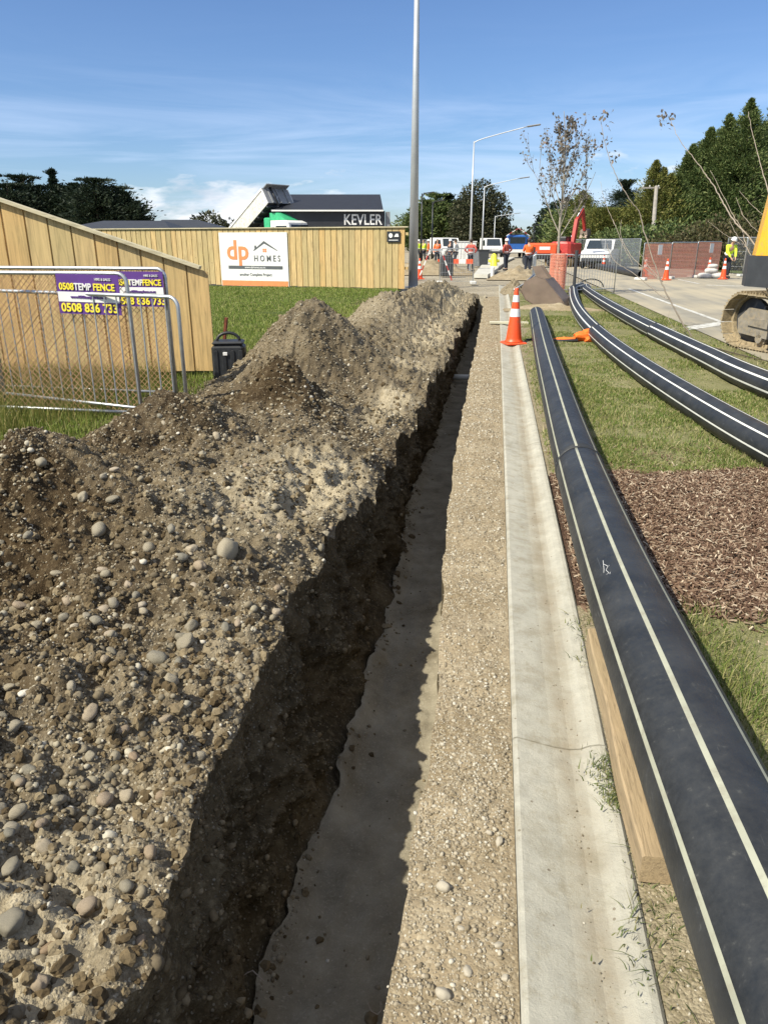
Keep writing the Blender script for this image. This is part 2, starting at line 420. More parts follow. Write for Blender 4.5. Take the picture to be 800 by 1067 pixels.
M['palepebble'] = island('dry pebbles', [(0, (.20, .165, .11)), (.35, (.29, .245, .17)), (.65, (.37, .32, .235)), (.88, (.45, .41, .32)), (1, (.55, .52, .44))], .85, .2, 90, .001)
M['clod'] = island('soil clods', [(0, (.080, .058, .032)), (.5, (.155, .118, .068)), (1, (.27, .22, .14))], .97, .1, 60, .003)
M['chip'] = island('bark chips', [(0, (.06, .035, .022)), (.3, (.12, .072, .048)), (.6, (.20, .13, .088)), (.85, (.33, .25, .175)), (1, (.52, .44, .33))], .85, .2)
M['grass'] = island('verge grass', [(0, (.08, .145, .024)), (.35, (.14, .20, .04)), (.6, (.22, .24, .07)), (.82, (.34, .32, .14)), (1, (.50, .44, .25))], .6, .3, trans=.25)
M['yardgrass'] = island('yard grass', [(0, (.11, .17, .028)), (.4, (.18, .25, .045)), (.75, (.26, .30, .07)), (.92, (.36, .35, .13)), (1, (.48, .43, .22))], .6, .3, trans=.25)
M['longgrass'] = island('long grass', [(0, (.08, .12, .02)), (.4, (.15, .18, .035)), (.75, (.25, .23, .07)), (1, (.42, .34, .14))], .6, .3, trans=.3)
M['weed'] = island('weed leaves', [(0, (.07, .10, .03)), (.6, (.14, .17, .06)), (1, (.26, .23, .11))], .6, .3, trans=.2)
def leafm(name, a, b, c, d=None): 
    st = [(0, a), (.45, b), (.85, c)] + ([(1, d)] if d else [])
    return island(name, st, .6, .25, trans=.2)
M['pine'] = leafm('dark pine foliage', (.010, .020, .012), (.020, .034, .018), (.034, .048, .026))
M['cypress'] = leafm('dark cypress foliage', (.05, .08, .027), (.10, .145, .046), (.165, .205, .07), (.25, .27, .11))
M['gold'] = leafm('olive cypress foliage', (.07, .095, .022), (.14, .155, .038), (.21, .205, .055), (.28, .25, .09))
M['spruce'] = leafm('bluish spruce foliage', (.028, .045, .038), (.05, .075, .06), (.08, .11, .09))
M['gum'] = leafm('dull gum foliage', (.028, .036, .018), (.055, .062, .030), (.085, .088, .048), (.14, .125, .08))
M['brownbush'] = leafm('olive brown foliage', (.04, .045, .018), (.075, .075, .03), (.12, .105, .05), (.17, .13, .08))
M['bronze'] = leafm('bronze leaves', (.10, .09, .075), (.17, .15, .125), (.24, .215, .18), (.22, .13, .10))

# ---------------------------------------------------------------- world and sun
SHD = Vector((.74, .67, 0)).normalized()              # direction shadows fall on the ground
EL = R(46.5)
w = bpy.data.worlds.new('World'); sc.world = w; w.use_nodes = True
nt = w.node_tree; nt.nodes.clear()
wo = nt.nodes.new('ShaderNodeOutputWorld'); bg = nt.nodes.new('ShaderNodeBackground'); sky = nt.nodes.new('ShaderNodeTexSky')
sky.sky_type = 'NISHITA'; sky.sun_disc = False; sky.sun_elevation = EL; sky.sun_rotation = math.atan2(-SHD.x, -SHD.y)
sky.air_density = 1.0; sky.dust_density = .35; sky.ozone_density = 2.2; sky.altitude = 0
bg.inputs[1].default_value = .082
class W(NT):
    def __init__(s): s.nt = nt
wn = W()
tc = wn.n('TexCoord').outputs['Generated']
sx = wn.n('SeparateXYZ'); wn.l(tc, sx.inputs[0])
def mp(scale, loc=(0, 0, 0), rot=(0, 0, 0)):
    m = wn.n('Mapping'); m.inputs['Scale'].default_value = scale; m.inputs['Location'].default_value = loc; m.inputs['Rotation'].default_value = rot
    wn.l(tc, m.inputs[0]); return m.outputs[0]
z = sx.outputs[2]
cum = wn.noise(1.0, 8, mp((6, 6, 20), (3.6, 1.9, .4)), .55, .2)
band = wn.ramp(z, [(.0, (.95, .95, .95)), (.05, (1, 1, 1)), (.095, (.75, .75, .75)), (.15, (0, 0, 0))])
cf = wn.ramp(wn.math('ADD', cum, wn.math('MULTIPLY', wn.math('SUBTRACT', band, 1.0), .45)), [(.49, (0, 0, 0)), (.57, (.95, .95, .95))])
cshade = wn.ramp(wn.noise(1.0, 5, mp((9, 9, 40), (3.1, 1.2, .7)), .5), [(.35, (5.6, 6.3, 7.4)), (.6, (9.6, 9.8, 10))])
cir = wn.noise(1.0, 7, mp((2.6, 2.6, 26), (8.3, .2, 2.2)), .6, .9)
band2 = wn.ramp(z, [(.02, (1, 1, 1)), (.11, (.7, .7, .7)), (.19, (.06, .06, .06)), (.26, (0, 0, 0))])
cf2 = wn.math('MULTIPLY', wn.ramp(cir, [(.42, (0, 0, 0)), (.70, (.62, .62, .62))]), band2)
clear = wn.mix(1.0, sky.outputs[0], (.72, .87, 1.12), 'MULTIPLY')
g1 = wn.mix(cf2, clear, (6.4, 7.7, 10.2))
hi = wn.noise(1.0, 6, mp((2.2, 2.2, 2.2), (1.3, 4.2, 7.2)), .6, .5)  # unseen cloud veil overhead and behind the camera, added for white fill light
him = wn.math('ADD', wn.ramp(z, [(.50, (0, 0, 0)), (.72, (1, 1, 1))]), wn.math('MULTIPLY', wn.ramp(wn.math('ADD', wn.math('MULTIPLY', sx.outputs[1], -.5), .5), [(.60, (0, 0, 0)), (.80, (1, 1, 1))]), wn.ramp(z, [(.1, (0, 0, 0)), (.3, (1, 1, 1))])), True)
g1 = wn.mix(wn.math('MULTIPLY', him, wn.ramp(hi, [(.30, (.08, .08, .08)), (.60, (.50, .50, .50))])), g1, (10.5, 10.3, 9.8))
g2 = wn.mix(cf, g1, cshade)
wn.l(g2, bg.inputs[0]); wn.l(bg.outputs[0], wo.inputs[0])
sl = bpy.data.lights.new('sun', 'SUN'); sl.energy = 4.7; sl.angle = R(.53); sl.color = (1.0, .93, .77)
so = bpy.data.objects.new('sun', sl); col.objects.link(so)
dirv = Vector((SHD.x * math.cos(EL), SHD.y * math.cos(EL), -math.sin(EL)))
so.rotation_euler = dirv.to_track_quat('-Z', 'Y').to_euler(); so.location = (-20, -10, 30)
sc.view_settings.view_transform = 'Standard'; sc.view_settings.look = 'None'; sc.view_settings.exposure = .56; sc.view_settings.gamma = 1
sc.cycles.max_bounces = 6; sc.cycles.diffuse_bounces = 4; sc.cycles.transparent_max_bounces = 8
sc.cycles.use_denoising = True

# ================================================================= GROUND
def sheet(name, x0, x1, y0, y1, z, mat, kind='structure'):
    b = MB().add([(x0, y0, z), (x1, y0, z), (x1, y1, z), (x0, y1, z)], [(0, 1, 2, 3)])
    return tag(b.build(name, mat), kind=kind)
b = MB(); xs = [-1500, -7.0, .135, 3.9, 12.5, 1500]; ys = [-300, -3, 24.4, 3000]
for i in range(5):
    for j in range(3):
        if i == 1 and j == 1: continue
        b.add([(xs[i], ys[j], -.055), (xs[i + 1], ys[j], -.055), (xs[i + 1], ys[j + 1], -.055), (xs[i], ys[j + 1], -.055)], [(0, 1, 2, 3)])
tag(b.build('ground', M['earth']), kind='structure')
b = MB()
b.add([(-80, -10, -.008), (-7, -10, -.008), (-7, 24.4, -.008), (-80, 24.4, -.008)], [(0, 1, 2, 3)])
b.add([(-80, 24.4, -.008), (-3.3, 24.4, -.008), (-3.3, 27.6, -.008), (-80, 40, -.008)], [(0, 1, 2, 3)])
tag(b.build('lawn', M['lawnsoil']), kind='structure')
sheet('far_field', 13, 140, -20, 400, -.012, M['lawnsoil'])
sheet('road', 3.9, 12.2, -20, 400, -.004, M['asphalt'])
b = MB()
def strip(a, c, wd, z=.001):
    a = Vector(a); c = Vector(c); d = (c - a).normalized(); n_ = Vector((-d.y, d.x)) * wd / 2
    b.add([(a.x + n_.x, a.y + n_.y, z), (a.x - n_.x, a.y - n_.y, z), (c.x - n_.x, c.y - n_.y, z), (c.x + n_.x, c.y + n_.y, z)], [(0, 1, 2, 3)])
strip((4.8, 13), (4.8, 29), .12)
q1, q2 = P(703, 344), P(757, 336); strip((q1.x, q1.y), (q2.x, q2.y), .35)
for y0 in np.arange(33, 120, 9.0): strip((8.2, y0), (8.2, y0 + 4), .12)
q1, q2 = P(735, 297), P(800, 299); strip((q1.x, q1.y), (q2.x, q2.y), .3)
tag(b.build('road_marking', M['paint']), kind='structure')

# ---- trench, heap and gravel strip: one swept section split into three objects
LIPX = lambda y: np.interp(y, [-3, 1, 1.9, 2.7, 4, 5.2, 6.6, 10, 18, 24.4], [-.68, -.71, -.80, -.80, -.81, -.76, -.68, -.62, -.58, -.5])
def heap0(x, y):
    """large shape of the spoil heap (no small noise); x from -3.9 to the lip"""
    xc = np.interp(y, [-3, 0, 3, 5, 6, 8.6, 12, 16, 24], [-2.3, -2.3, -2.35, -2.35, -2.05, -2.2, -1.9, -1.7, -1.3])
    hc = np.interp(y, [-3, 0, 2, 3.6, 4.4, 5.2, 7.1, 8.6, 10.4, 13, 17, 21, 23, 24.4], [.42, .46, .44, .46, .42, .44, .22, .60, .50, .56, .56, .50, .34, .12])
    wl = np.interp(y, [0, 8, 14, 24], [1.35, 1.25, 1.2, .9]); wr = np.maximum(-.75 - xc, .6)
    u = np.where(x < xc, (xc - x) / wl, (x - xc) / wr)
    u = np.clip(u, 0, 1.25); prof = np.where(u < 1, (1 - u * u * (3 - 2 * np.minimum(u, 1))), 0)
    lip = .10 * np.clip((x + 2.2) / 1.0, 0, 1) * np.clip((24.3 - y) / 1.5, 0, 1)
    h = prof * (hc - .06) + lip
    h = h - .05 * np.clip((x - (LIPX(y) - .12)) / .14, 0, 1.2) ** 2 + .05 * np.clip((2.2 - y) / 1.2, 0, 1) * np.clip((x + 1.6) / .5, 0, 1)
    for (mx, my, mh, sx_, sy_) in MOUNDS:
        h = h + mh * np.exp(-((x - mx) / sx_) ** 2 - ((y - my) / sy_) ** 2)
    return h * np.clip((x + 3.95) / .5, 0, 1)
MOUNDS = [(-2.5, 3.6, .22, .42, .42), (-2.2, 4.95, .20, .36, .36), (-1.68, 6.0, .40, .28, .30), (-1.45, 5.6, .08, .2, .3), (-2.15, 8.75, .38, .58, .72), (-1.9, 7.9, .08, .2, .25), (-2.5, 8.3, .07, .2, .2),
          (-1.95, 13.5, .18, .7, 1.2), (-1.5, 18, .14, .6, 1.4), (-1.9, 1.2, .06, .4, .5), (-1.95, 2.55, -.16, .5, .42), (-1.2, 3.2, .06, .2, .3), (-1.25, 1.9, .05, .2, .25), (-1.35, 4.4, .07, .25, .6),
          (-1.35, 7.3, -.08, .3, .6), (-2.55, 11, -.12, .5, .7), (-1.1, 5.4, .05, .2, .4)]
def heapz(x, y, fine=True):
    h = heap0(x, y)
    k = np.clip((x + 3.9) / .9, 0.05, 1)
    n_ = fbm(x, y, .55, .055, 3, 11) + billow(x + 5, y, .20, .032, 3, 31) * (.7 + 1.2 * np.clip(fbm(x, y, .8, .6, 2, 33), -.5, 1)) + np.abs(fbm(x, y, .10, .034, 3, 37)) + .045 * np.clip(fbm(x, y, .24, .6, 3, 39), 0, 1) * np.clip(1.2 - np.abs(x + 2.0), 0, 1) + fbm(x, y, .07, .013, 4, 51, .62)
    if fine: n_ = n_ + fbm(x, y, .024, .007, 2, 71, .6)
    return h + n_ * k
LIPX_ = 0
LIPX0 = lambda y: np.interp(y, [-3, 1, 1.9, 2.7, 4, 5.2, 6.6, 10, 18, 24.4], [-.68, -.71, -.80, -.80, -.81, -.76, -.68, -.62, -.58, -.5])
FLX = lambda y: np.interp(y, [-3, 1.9, 2.8, 4.2, 6.6, 11, 24.4], [-.60, -.63, -.61, -.61, -.68, -.68, -.62])
RX = lambda y: np.interp(y, [-3, 1.2, 1.9, 2.9, 3.7, 5.7, 10.4, 24.4], [-.19, -.175, -.14, -.155, -.20, -.26, -.27, -.30])
rows = [-3.0]
while rows[-1] < 24.4:
    yv = rows[-1]; rows.append(yv + (.05 if yv < .2 else max(.010, .0058 * math.hypot(yv, 1.6))))
Y = np.array(rows); Y[-1] = 24.4; NY = len(Y)
sections = []
def fin(y): return np.clip((24.0 - y) / .9, 0, 1)       # trench closes at its far end
# a: field -7 .. -3.9 ; b: heap ; c: wall ; d: floor ; e: right wall ; f: strip
ua = np.linspace(0, 1, 26)[:-1]; ub = np.linspace(0, 1, 340)[:-1]; uc = np.linspace(0, 1, 92)[:-1]
ud = np.linspace(0, 1, 48)[:-1]; ue = np.linspace(0, 1, 16)[:-1]; uf = np.linspace(0, 1, 56)
YY = Y[:, None]
lipw = LIPX(Y) + fbm(Y, Y * 0, .42, .055, 4, 5, .48) + .02 * np.sin(Y * 1.7) ; flw = FLX(Y) + fbm(Y, Y * 0 + 3, .45, .045, 5, 6, .6); rxw = RX(Y) + fbm(Y, Y * 0 + 9, .3, .012, 3, 8)
XA = -7 + 3.1 * ua[None, :] + 0 * YY; ZA = .0 + fbm(XA, YY + 0 * XA, .8, .012, 3, 3) * np.clip((XA + 7) / 1.0, 0, 1)
XB = -3.9 + (lipw[:, None] + 3.9) * ub[None, :]; YB = YY + 0 * XB; ZB = heapz(XB, YB)
ZB = ZB * 1.0
zl = heapz(lipw, Y, False); D_ = (.70 * fin(Y))
tcw = uc[None, :]; e_ = np.clip(tcw * 4, 0, 1) * np.clip((1 - tcw) * 6, 0, 1)
ZC = zl[:, None] + (-D_[:, None] - zl[:, None]) * (tcw ** .96)
XC = lipw[:, None] + (flw - lipw)[:, None] * (tcw ** 1.3)
YC = YY + 0 * XC
bul = fbm(YC, ZC * 1.3, .42, .065, 3, 21) + billow(YC, ZC, .15, .030, 4, 23) + fbm(YC, ZC, .05, .012, 3, 25, .6)
cave = -.13 * np.exp(-((YC - 2.95) / .22) ** 2 - ((ZC + .5) / .16) ** 2) - .06 * np.exp(-((YC - 4.6) / .3) ** 2 - ((ZC + .5) / .2) ** 2) - .08 * np.exp(-((YC - 1.75) / .16) ** 2 - ((ZC + .6) / .12) ** 2)
XC = XC + (bul + cave) * e_
XD = flw[:, None] + (rxw + .02 - flw)[:, None] * ud[None, :]; YD = YY + 0 * XD
ZD = -D_[:, None] + .05 * np.exp(-(ud[None, :] / .14) ** 2) * (1 + fbm(YD, XD, .3, .6, 2, 41)) * fin(Y)[:, None] + .05 * np.clip((ud[None, :] - .8) / .2, 0, 1) ** 2 + fbm(XD, YD, .3, .018, 3, 42) + fbm(XD, YD, .05, .006, 4, 44)
ZD = ZD + .0 * ZD
zr = -.035 + fbm(rxw, Y, .2, .012, 3, 61)
XE = (rxw + .02)[:, None] - .02 * ue[None, :] + fbm(YY + 0 * ue[None, :], ue[None, :] + 0 * YY, .12, .01, 2, 62) * np.sin(ue * math.pi)[None, :]; YE = YY + 0 * XE
ZE = ZD[:, -1][:, None] + (zr - ZD[:, -1])[:, None] * ue[None, :]
XF = rxw[:, None] + (.134 - rxw)[:, None] * uf[None, :]; YF = YY + 0 * XF
sl_ = uf[None, :]
ZF = zr[:, None] * (1 - sl_) + (-.022) * sl_ + .012 * np.sin(sl_ * math.pi) + (fbm(XF, YF, .16, .010, 3, 63) + fbm(XF, YF, .03, .004, 2, 65)) * np.clip((1 - sl_) * 6 + .12, 0, 1) * np.clip(sl_ * 6 + .3, 0, 1)
X = np.concatenate([XA, XB, XC, XD, XE, XF], 1); Yg = np.concatenate([YY + 0 * XA, YB, YC, YD, YE, YF], 1); Z = np.concatenate([ZA, ZB, ZC, ZD, ZE, ZF], 1)
# round the lip: blend heap edge and top of wall
NX = X.shape[1]; cuts = np.cumsum([0, len(ua), len(ub), len(uc), len(ud), len(ue), len(uf)])
GV = np.stack([X, Yg, Z], -1)
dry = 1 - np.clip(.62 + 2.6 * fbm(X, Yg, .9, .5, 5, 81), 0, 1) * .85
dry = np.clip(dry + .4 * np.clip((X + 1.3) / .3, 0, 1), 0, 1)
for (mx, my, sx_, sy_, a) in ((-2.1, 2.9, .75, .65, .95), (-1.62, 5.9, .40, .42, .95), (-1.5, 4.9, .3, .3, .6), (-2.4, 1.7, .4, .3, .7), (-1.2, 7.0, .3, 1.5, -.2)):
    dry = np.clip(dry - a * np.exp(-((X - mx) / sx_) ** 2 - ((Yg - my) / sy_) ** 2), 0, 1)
pale = np.clip(1.2 * np.exp(-((X + .98) / .22) ** 2) * (.55 + 1.3 * fbm(X, Yg, .9, .5, 3, 91)) + .8 * np.exp(-((X + 1.25) / .35) ** 2 - ((Yg - 3.9) / .8) ** 2), 0, 1) * (X > -1.9)
pale = np.clip(pale + .45 * np.clip((Yg - 6) / 6, 0, 1) * (X > -3.4), 0, 1)
def gridpart(name, c0, c1, mats, r0=0, r1=None, smooth=True, kind='structure'):
    r1 = r1 or NY
    sub = GV[r0:r1, c0:c1 + 1]; n0, n1 = sub.shape[:2]
    idx = np.arange(n0 * n1).reshape(n0, n1)
    f = np.stack([idx[:-1, :-1], idx[:-1, 1:], idx[1:, 1:], idx[1:, :-1]], -1).reshape(-1, 4)
    o = npmesh(name, sub.reshape(-1, 3), [f], mats, None, smooth)
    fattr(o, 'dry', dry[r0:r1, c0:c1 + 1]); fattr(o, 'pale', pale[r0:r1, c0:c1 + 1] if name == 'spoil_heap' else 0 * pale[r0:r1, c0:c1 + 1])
    return tag(o, kind=kind)
gridpart('yard_ground', 0, cuts[1], M['lawnsoil'])
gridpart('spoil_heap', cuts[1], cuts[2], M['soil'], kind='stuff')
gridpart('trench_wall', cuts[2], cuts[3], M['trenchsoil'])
gridpart('trench_floor', cuts[3], cuts[4], M['sand'])
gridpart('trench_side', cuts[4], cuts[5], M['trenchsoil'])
gridpart('gravel_strip', cuts[5], NX - 1, M['strip'])

# ---- kerb and channel
prof = [(.136, -.30), (.136, -.012), (.142, -.003), (.152, 0), (.20, -.010), (.27, -.026), (.33, -.032), (.365, -.026), (.395, -.010), (.425, -.002), (.443, -.003), (.452, -.012), (.454, -.30)]
b = MB(); js = [-3, -1.9, 2.17, 6.25, 10.3, 14.4, 18.5, 22.6, 26.7, 30.8]
for a, c in zip(js[:-1], js[1:]):
    yy = np.linspace(a + .004, c - .004, 24); vs = []; fs = []; n_ = len(prof)
    for k, yv in enumerate(yy):
        for (px_, pz) in prof:
            wob = .0012 * math.sin(yv * 1.3 + px_ * 9)
            vs.append((px_ + (wob if px_ > .2 else wob * .6), yv, pz - (.004 if k in (0, len(yy) - 1) else 0)))
    for k in range(len(yy) - 1):
        for j in range(n_ - 1): fs.append((k * n_ + j, k * n_ + j + 1, (k + 1) * n_ + j + 1, (k + 1) * n_ + j))
    fs.append(tuple(range(n_))); fs.append(tuple(range((len(yy) - 1) * n_, len(yy) * n_)))
    b.add(vs, fs)
tag(b.build('kerb', M['kerb']), kind='structure')

# ---- verge between kerb and road
xv = np.concatenate([np.linspace(.45, 1.4, 60), np.linspace(1.4, 3.92, 70)[1:]]); yv = [-3.0]
while yv[-1] < 30: yv.append(yv[-1] + max(.03, .012 * abs(yv[-1])))
yv = np.array(yv); XV, YV = np.meshgrid(xv, yv)
def vergez(x, y):
    k = np.clip((x - .45) / .15, 0, 1) * np.clip((3.9 - x) / .2, 0, 1)
    base_ = .012 * k + (fbm(x, y, .5, .012, 3, 101) + fbm(x, y, .09, .005, 3, 103)) * k
    m = mulch(x, y); return base_ + .018 * m - .02 * (1 - k) * (x > 3.7)
def mulch(x, y):
    e1 = 3.12 + .06 * np.sin(x * 5) + fbm(x, x * 0, .3, .06, 2, 111); e2 = 5.35 + .35 * (x - .7) * .6 + fbm(x, x * 0 + 7, .3, .08, 2, 113)
    return np.clip((y - e1) / .12, 0, 1) * np.clip((e2 - y) / .15, 0, 1)
ZV = vergez(XV, YV)
idx = np.arange(XV.size).reshape(XV.shape)
f = np.stack([idx[:-1, :-1], idx[:-1, 1:], idx[1:, 1:], idx[1:, :-1]], -1).reshape(-1, 4)
fc = (f[:, 0]); mi = (mulch(XV.ravel()[fc], YV.ravel()[fc]) > .3).astype(int)
mi = np.where((mi == 0) & (XV.ravel()[fc] + fbm(XV.ravel()[fc], YV.ravel()[fc], .25, .12, 3, 119) < np.where(YV.ravel()[fc] < 3.2, .80, .58)), 2, mi)
tag(npmesh('verge', np.stack([XV, YV, ZV], -1).reshape(-1, 3), [f], [M['vergesoil'], M['mulchbase'], M['dirtstrip']], mi, True), kind='structure')

# ================================================================= SCATTER
def ico(sub):
    import bmesh
    bm = bmesh.new(); bmesh.ops.create_icosphere(bm, subdivisions=sub, radius=1)
    v = np.array([x.co[:] for x in bm.verts]); f_ = np.array([[y.index for y in x.verts] for x in bm.faces]); bm.free(); return v, f_
ICO = {1: ico(1), 2: ico(2), 3: ico(3)}
def randrot(n):
    q = rng.normal(size=(n, 4)); q /= np.linalg.norm(q, axis=1)[:, None]
    w_, x, y, z_ = q.T
    return np.stack([np.stack([1 - 2 * (y * y + z_ * z_), 2 * (x * y - z_ * w_), 2 * (x * z_ + y * w_)], -1),
                     np.stack([2 * (x * y + z_ * w_), 1 - 2 * (x * x + z_ * z_), 2 * (y * z_ - x * w_)], -1),
                     np.stack([2 * (x * z_ - y * w_), 2 * (y * z_ + x * w_), 1 - 2 * (x * x + y * y)], -1)], 1)
def rocks(pos, r, sub=1, flat=(.55, .95), jit=.22, tilt=.5):
    n_ = len(pos); v, f_ = ICO[sub]; k = len(v)
    s = np.stack([rng.uniform(.8, 1.25, n_), rng.uniform(.65, 1.0, n_), rng.uniform(flat[0], flat[1], n_)], 1)
    V = v[None] * s[:, None, :]
    V = V * (1 + jit * (rng.random((n_, k, 1)) - .5))
    az = rng.uniform(0, 6.28, n_); ca, sa = np.cos(az), np.sin(az)
    tx = rng.normal(0, tilt, n_); ct, st = np.cos(tx), np.sin(tx)
    y2 = V[..., 1] * ct[:, None] - V[..., 2] * st[:, None]; z2 = V[..., 1] * st[:, None] + V[..., 2] * ct[:, None]
    x3 = V[..., 0] * ca[:, None] - y2 * sa[:, None]; y3 = V[..., 0] * sa[:, None] + y2 * ca[:, None]
    V = np.stack([x3, y3, z2], -1) * r[:, None, None] + pos[:, None, :]
    FF = f_[None] + (np.arange(n_) * k)[:, None, None]
    return V.reshape(-1, 3), FF.reshape(-1, 3)
def merge(parts):
    Vs = []; Fs = []; o = 0
    for v, f_ in parts: Vs.append(v); Fs.append(f_ + o); o += len(v)
    return np.concatenate(Vs), np.concatenate(Fs)
def pick(c0, c1, n, ymin=.2, ymax=24, power=1.0, wfun=None):
    """sample grid vertices, probability ~ cell area / dist^power"""
    sub = GV[:, c0:c1]; y_ = sub[..., 1]; x_ = sub[..., 0]
    dy = np.gradient(Y)[:, None]; dx = np.linalg.norm(np.gradient(sub, axis=1), axis=-1)
    w_ = dy * dx / np.maximum(np.hypot(np.hypot(x_, y_), 1.5), 1.2) ** power
    w_ = w_ * (y_ > ymin) * (y_ < ymax)
    if wfun is not None: w_ = w_ * wfun(sub)
    w_ = w_.ravel() / w_.sum(); i = rng.choice(w_.size, n, p=w_)
    p = sub.reshape(-1, 3)[i].copy(); p[:, 0] += rng.normal(0, .004, n); p[:, 1] += rng.normal(0, .006, n); return p
hb0, hb1 = cuts[1] + 8, cuts[2]
clump = lambda s: .25 + 2.4 * np.clip(fbm(s[..., 0], s[..., 1], .5, .5, 3, 131) + .35, 0, 1)
def sizes(n, lo, hi, p_=2.2):
    u = rng.random(n); a = 1 - p_; return (lo ** a + u * (hi ** a - lo ** a)) ** (1 / a)
p1 = pick(hb0, hb1, 52000, power=1.7, wfun=clump); r1 = sizes(len(p1), .0035, .011, 2.6); r1 *= np.clip(np.hypot(p1[:, 1], 1.5) / 3, 1, 3) ** .7
p2 = pick(hb0, hb1, 11000, power=1.5, wfun=clump); r2 = sizes(len(p2), .009, .021, 3.0); p2[:, 2] -= r2 * .42; p1[:, 2] -= r1 * .25
tag(npmesh('pebbles', *[x if i == 0 else [x] for i, x in enumerate(merge([rocks(p1, r1, 1), rocks(p2, r2, 2, jit=.20)]))], M['pebble'], None, True), kind='stuff')
p3 = pick(hb0, hb1, 21000, power=1.5, wfun=lambda s: .3 + 2 * np.clip(fbm(s[..., 0], s[..., 1], .7, .5, 3, 141) + .2, 0, 1)); r3 = sizes(len(p3), .006, .026, 2.5); p3[:, 2] -= r3 * .2
tag(npmesh('soil_clods', *[x if i == 0 else [x] for i, x in enumerate(rocks(p3, r3, 2, (.7, 1), .5))], M['clod'], None, False), kind='stuff')
pw = pick(cuts[2] + 2, cuts[3] - 4, 4200, power=1.2); rw = sizes(len(pw), .004, .022, 2.6)
tag(npmesh('wall_stones', *[x if i == 0 else [x] for i, x in enumerate(rocks(pw, rw, 1, jit=.4))], M['clod'], None, True), kind='stuff')
pf = pick(cuts[3] + 1, cuts[4] - 1, 1100, power=1.2, wfun=lambda s: .10 + 3 * (s[..., 0] < -.6)); rf = sizes(len(pf), .003, .016, 2.8)
tag(npmesh('floor_stones', *[x if i == 0 else [x] for i, x in enumerate(rocks(pf, rf, 1))], M['pebble'], None, True), kind='stuff')
pl_ = pick(cuts[3] + 1, cuts[4] - 4, 620, power=.8, wfun=lambda s: .006 + np.exp(-(s[..., 0] - FLX(s[..., 1])) / .045) * (.2 + 2 * np.clip(fbm(s[..., 1], s[..., 0], .5, .6, 3, 145), 0, 1))); rl = sizes(len(pl_), .004, .028, 2.4)
tag(npmesh('fallen_clods', *[x if i == 0 else [x] for i, x in enumerate(rocks(pl_, rl, 2, (.7, 1), .5))], M['clod'], None, False), kind='stuff')
ps = pick(cuts[5] + 1, NX - 3, 26000, power=1.6, wfun=lambda s: .9 + 2.4 * np.clip(fbm(s[..., 0], s[..., 1], .22, .5, 3, 151) + .3, 0, 1)); rs = sizes(len(ps), .0022, .009, 2.5) * np.clip(np.hypot(ps[:, 1], 1.5) / 3, 1, 3) ** .7
tag(npmesh('strip_pebbles', *[x if i == 0 else [x] for i, x in enumerate(rocks(ps, rs, 1))], M['palepebble'], None, True), kind='stuff')
# pebbles and crumbs beside the kerb, under the pipe
n_ = 5000; px_ = rng.uniform(.46, .75, n_); py_ = 1.0 + rng.random(n_) ** 2 * 14; keep = rng.random(n_) < np.where((py_ > 3.1) & (py_ < 5.4), .5, 1)
pp = np.stack([px_, py_, vergez(px_, py_)], 1)[keep]
tag(npmesh('verge_pebbles', *[x if i == 0 else [x] for i, x in enumerate(rocks(pp, sizes(len(pp), .002, .007, 2.6), 1))], M['palepebble'], None, True), kind='stuff')
n_ = 500; px_ = rng.normal(.325, .03, n_); py_ = 1.0 + rng.random(n_) ** 1.6 * 12
pp = np.stack([px_, py_, np.full(n_, -.029)], 1)
tag(npmesh('kerb_grit', *[x if i == 0 else [x] for i, x in enumerate(rocks(pp, sizes(n_, .0012, .004, 2.4), 1))], M['pebble'], None, True), kind='stuff')

def palestonem():
    t = NT('pale river stone'); co = t.co(); f = t.noise(20, 5, co, .65)
    t.base(t.ramp(f, [(.3, (.28, .245, .18)), (.6, (.42, .38, .30))])); t.set(Roughness=.8); return t.m
M['palestone'] = palestonem()
# individual river stones
stone_meshes = []
for k in range(6):
    pos = np.zeros((1, 3)); v, f_ = ICO[3]
    s = np.array([1, rng.uniform(.62, .9), rng.uniform(.45, .72)])
    n_1 = fbm(v[:, 0] + 9 * k, v[:, 1] + v[:, 2] * .7, 1.0, .24, 3, 200 + k) + fbm(v[:, 2] + 9 * k, v[:, 0] * .8, .8, .09, 2, 230 + k)
    vv = v * (1 + n_1)[:, None]; vv = np.sign(vv) * np.abs(vv) ** .96 * s
    o = npmesh('river_stone', vv, [f_], M['stone'], None, True); stone_meshes.append(o.data); bpy.data.objects.remove(o)
pale_meshes = []
for me_ in stone_meshes:
    c_ = me_.copy(); c_.materials.clear(); c_.materials.append(M['palestone']); pale_meshes.append(c_)
def surf(px, py):
    d = ray(px, py); d = np.array(d)
    t = np.linspace(.6, 16, 4000); x = d[0] * t; y = d[1] * t; z_ = HC + d[2] * t
    lip = np.interp(y, Y, lipw); g = np.where(x < lip, heapz(x, y), np.where(x > -.2, -.02, -.7))
    i = np.argmax(z_ < g); return np.array([x[i], y[i], g[i]]), t[i]
GRP = 'river stones on the spoil heap'
def put_stone(p, r, label, group=GRP, k=None, az=None, flat=None, sink=.35):
    o = bpy.data.objects.new('river_stone', (pale_meshes if 'pale' in label and 'heap' not in label else stone_meshes)[k if k is not None else rng.integers(6)]); col.objects.link(o)
    o.location = (p[0], p[1], p[2] + r * sink); o.scale = (r, r, r * (flat or 1)); o.rotation_euler = (rng.normal(0, .35), rng.normal(0, .35), az if az is not None else rng.uniform(0, 6.28))
    return tag(o, label, 'stone', group)
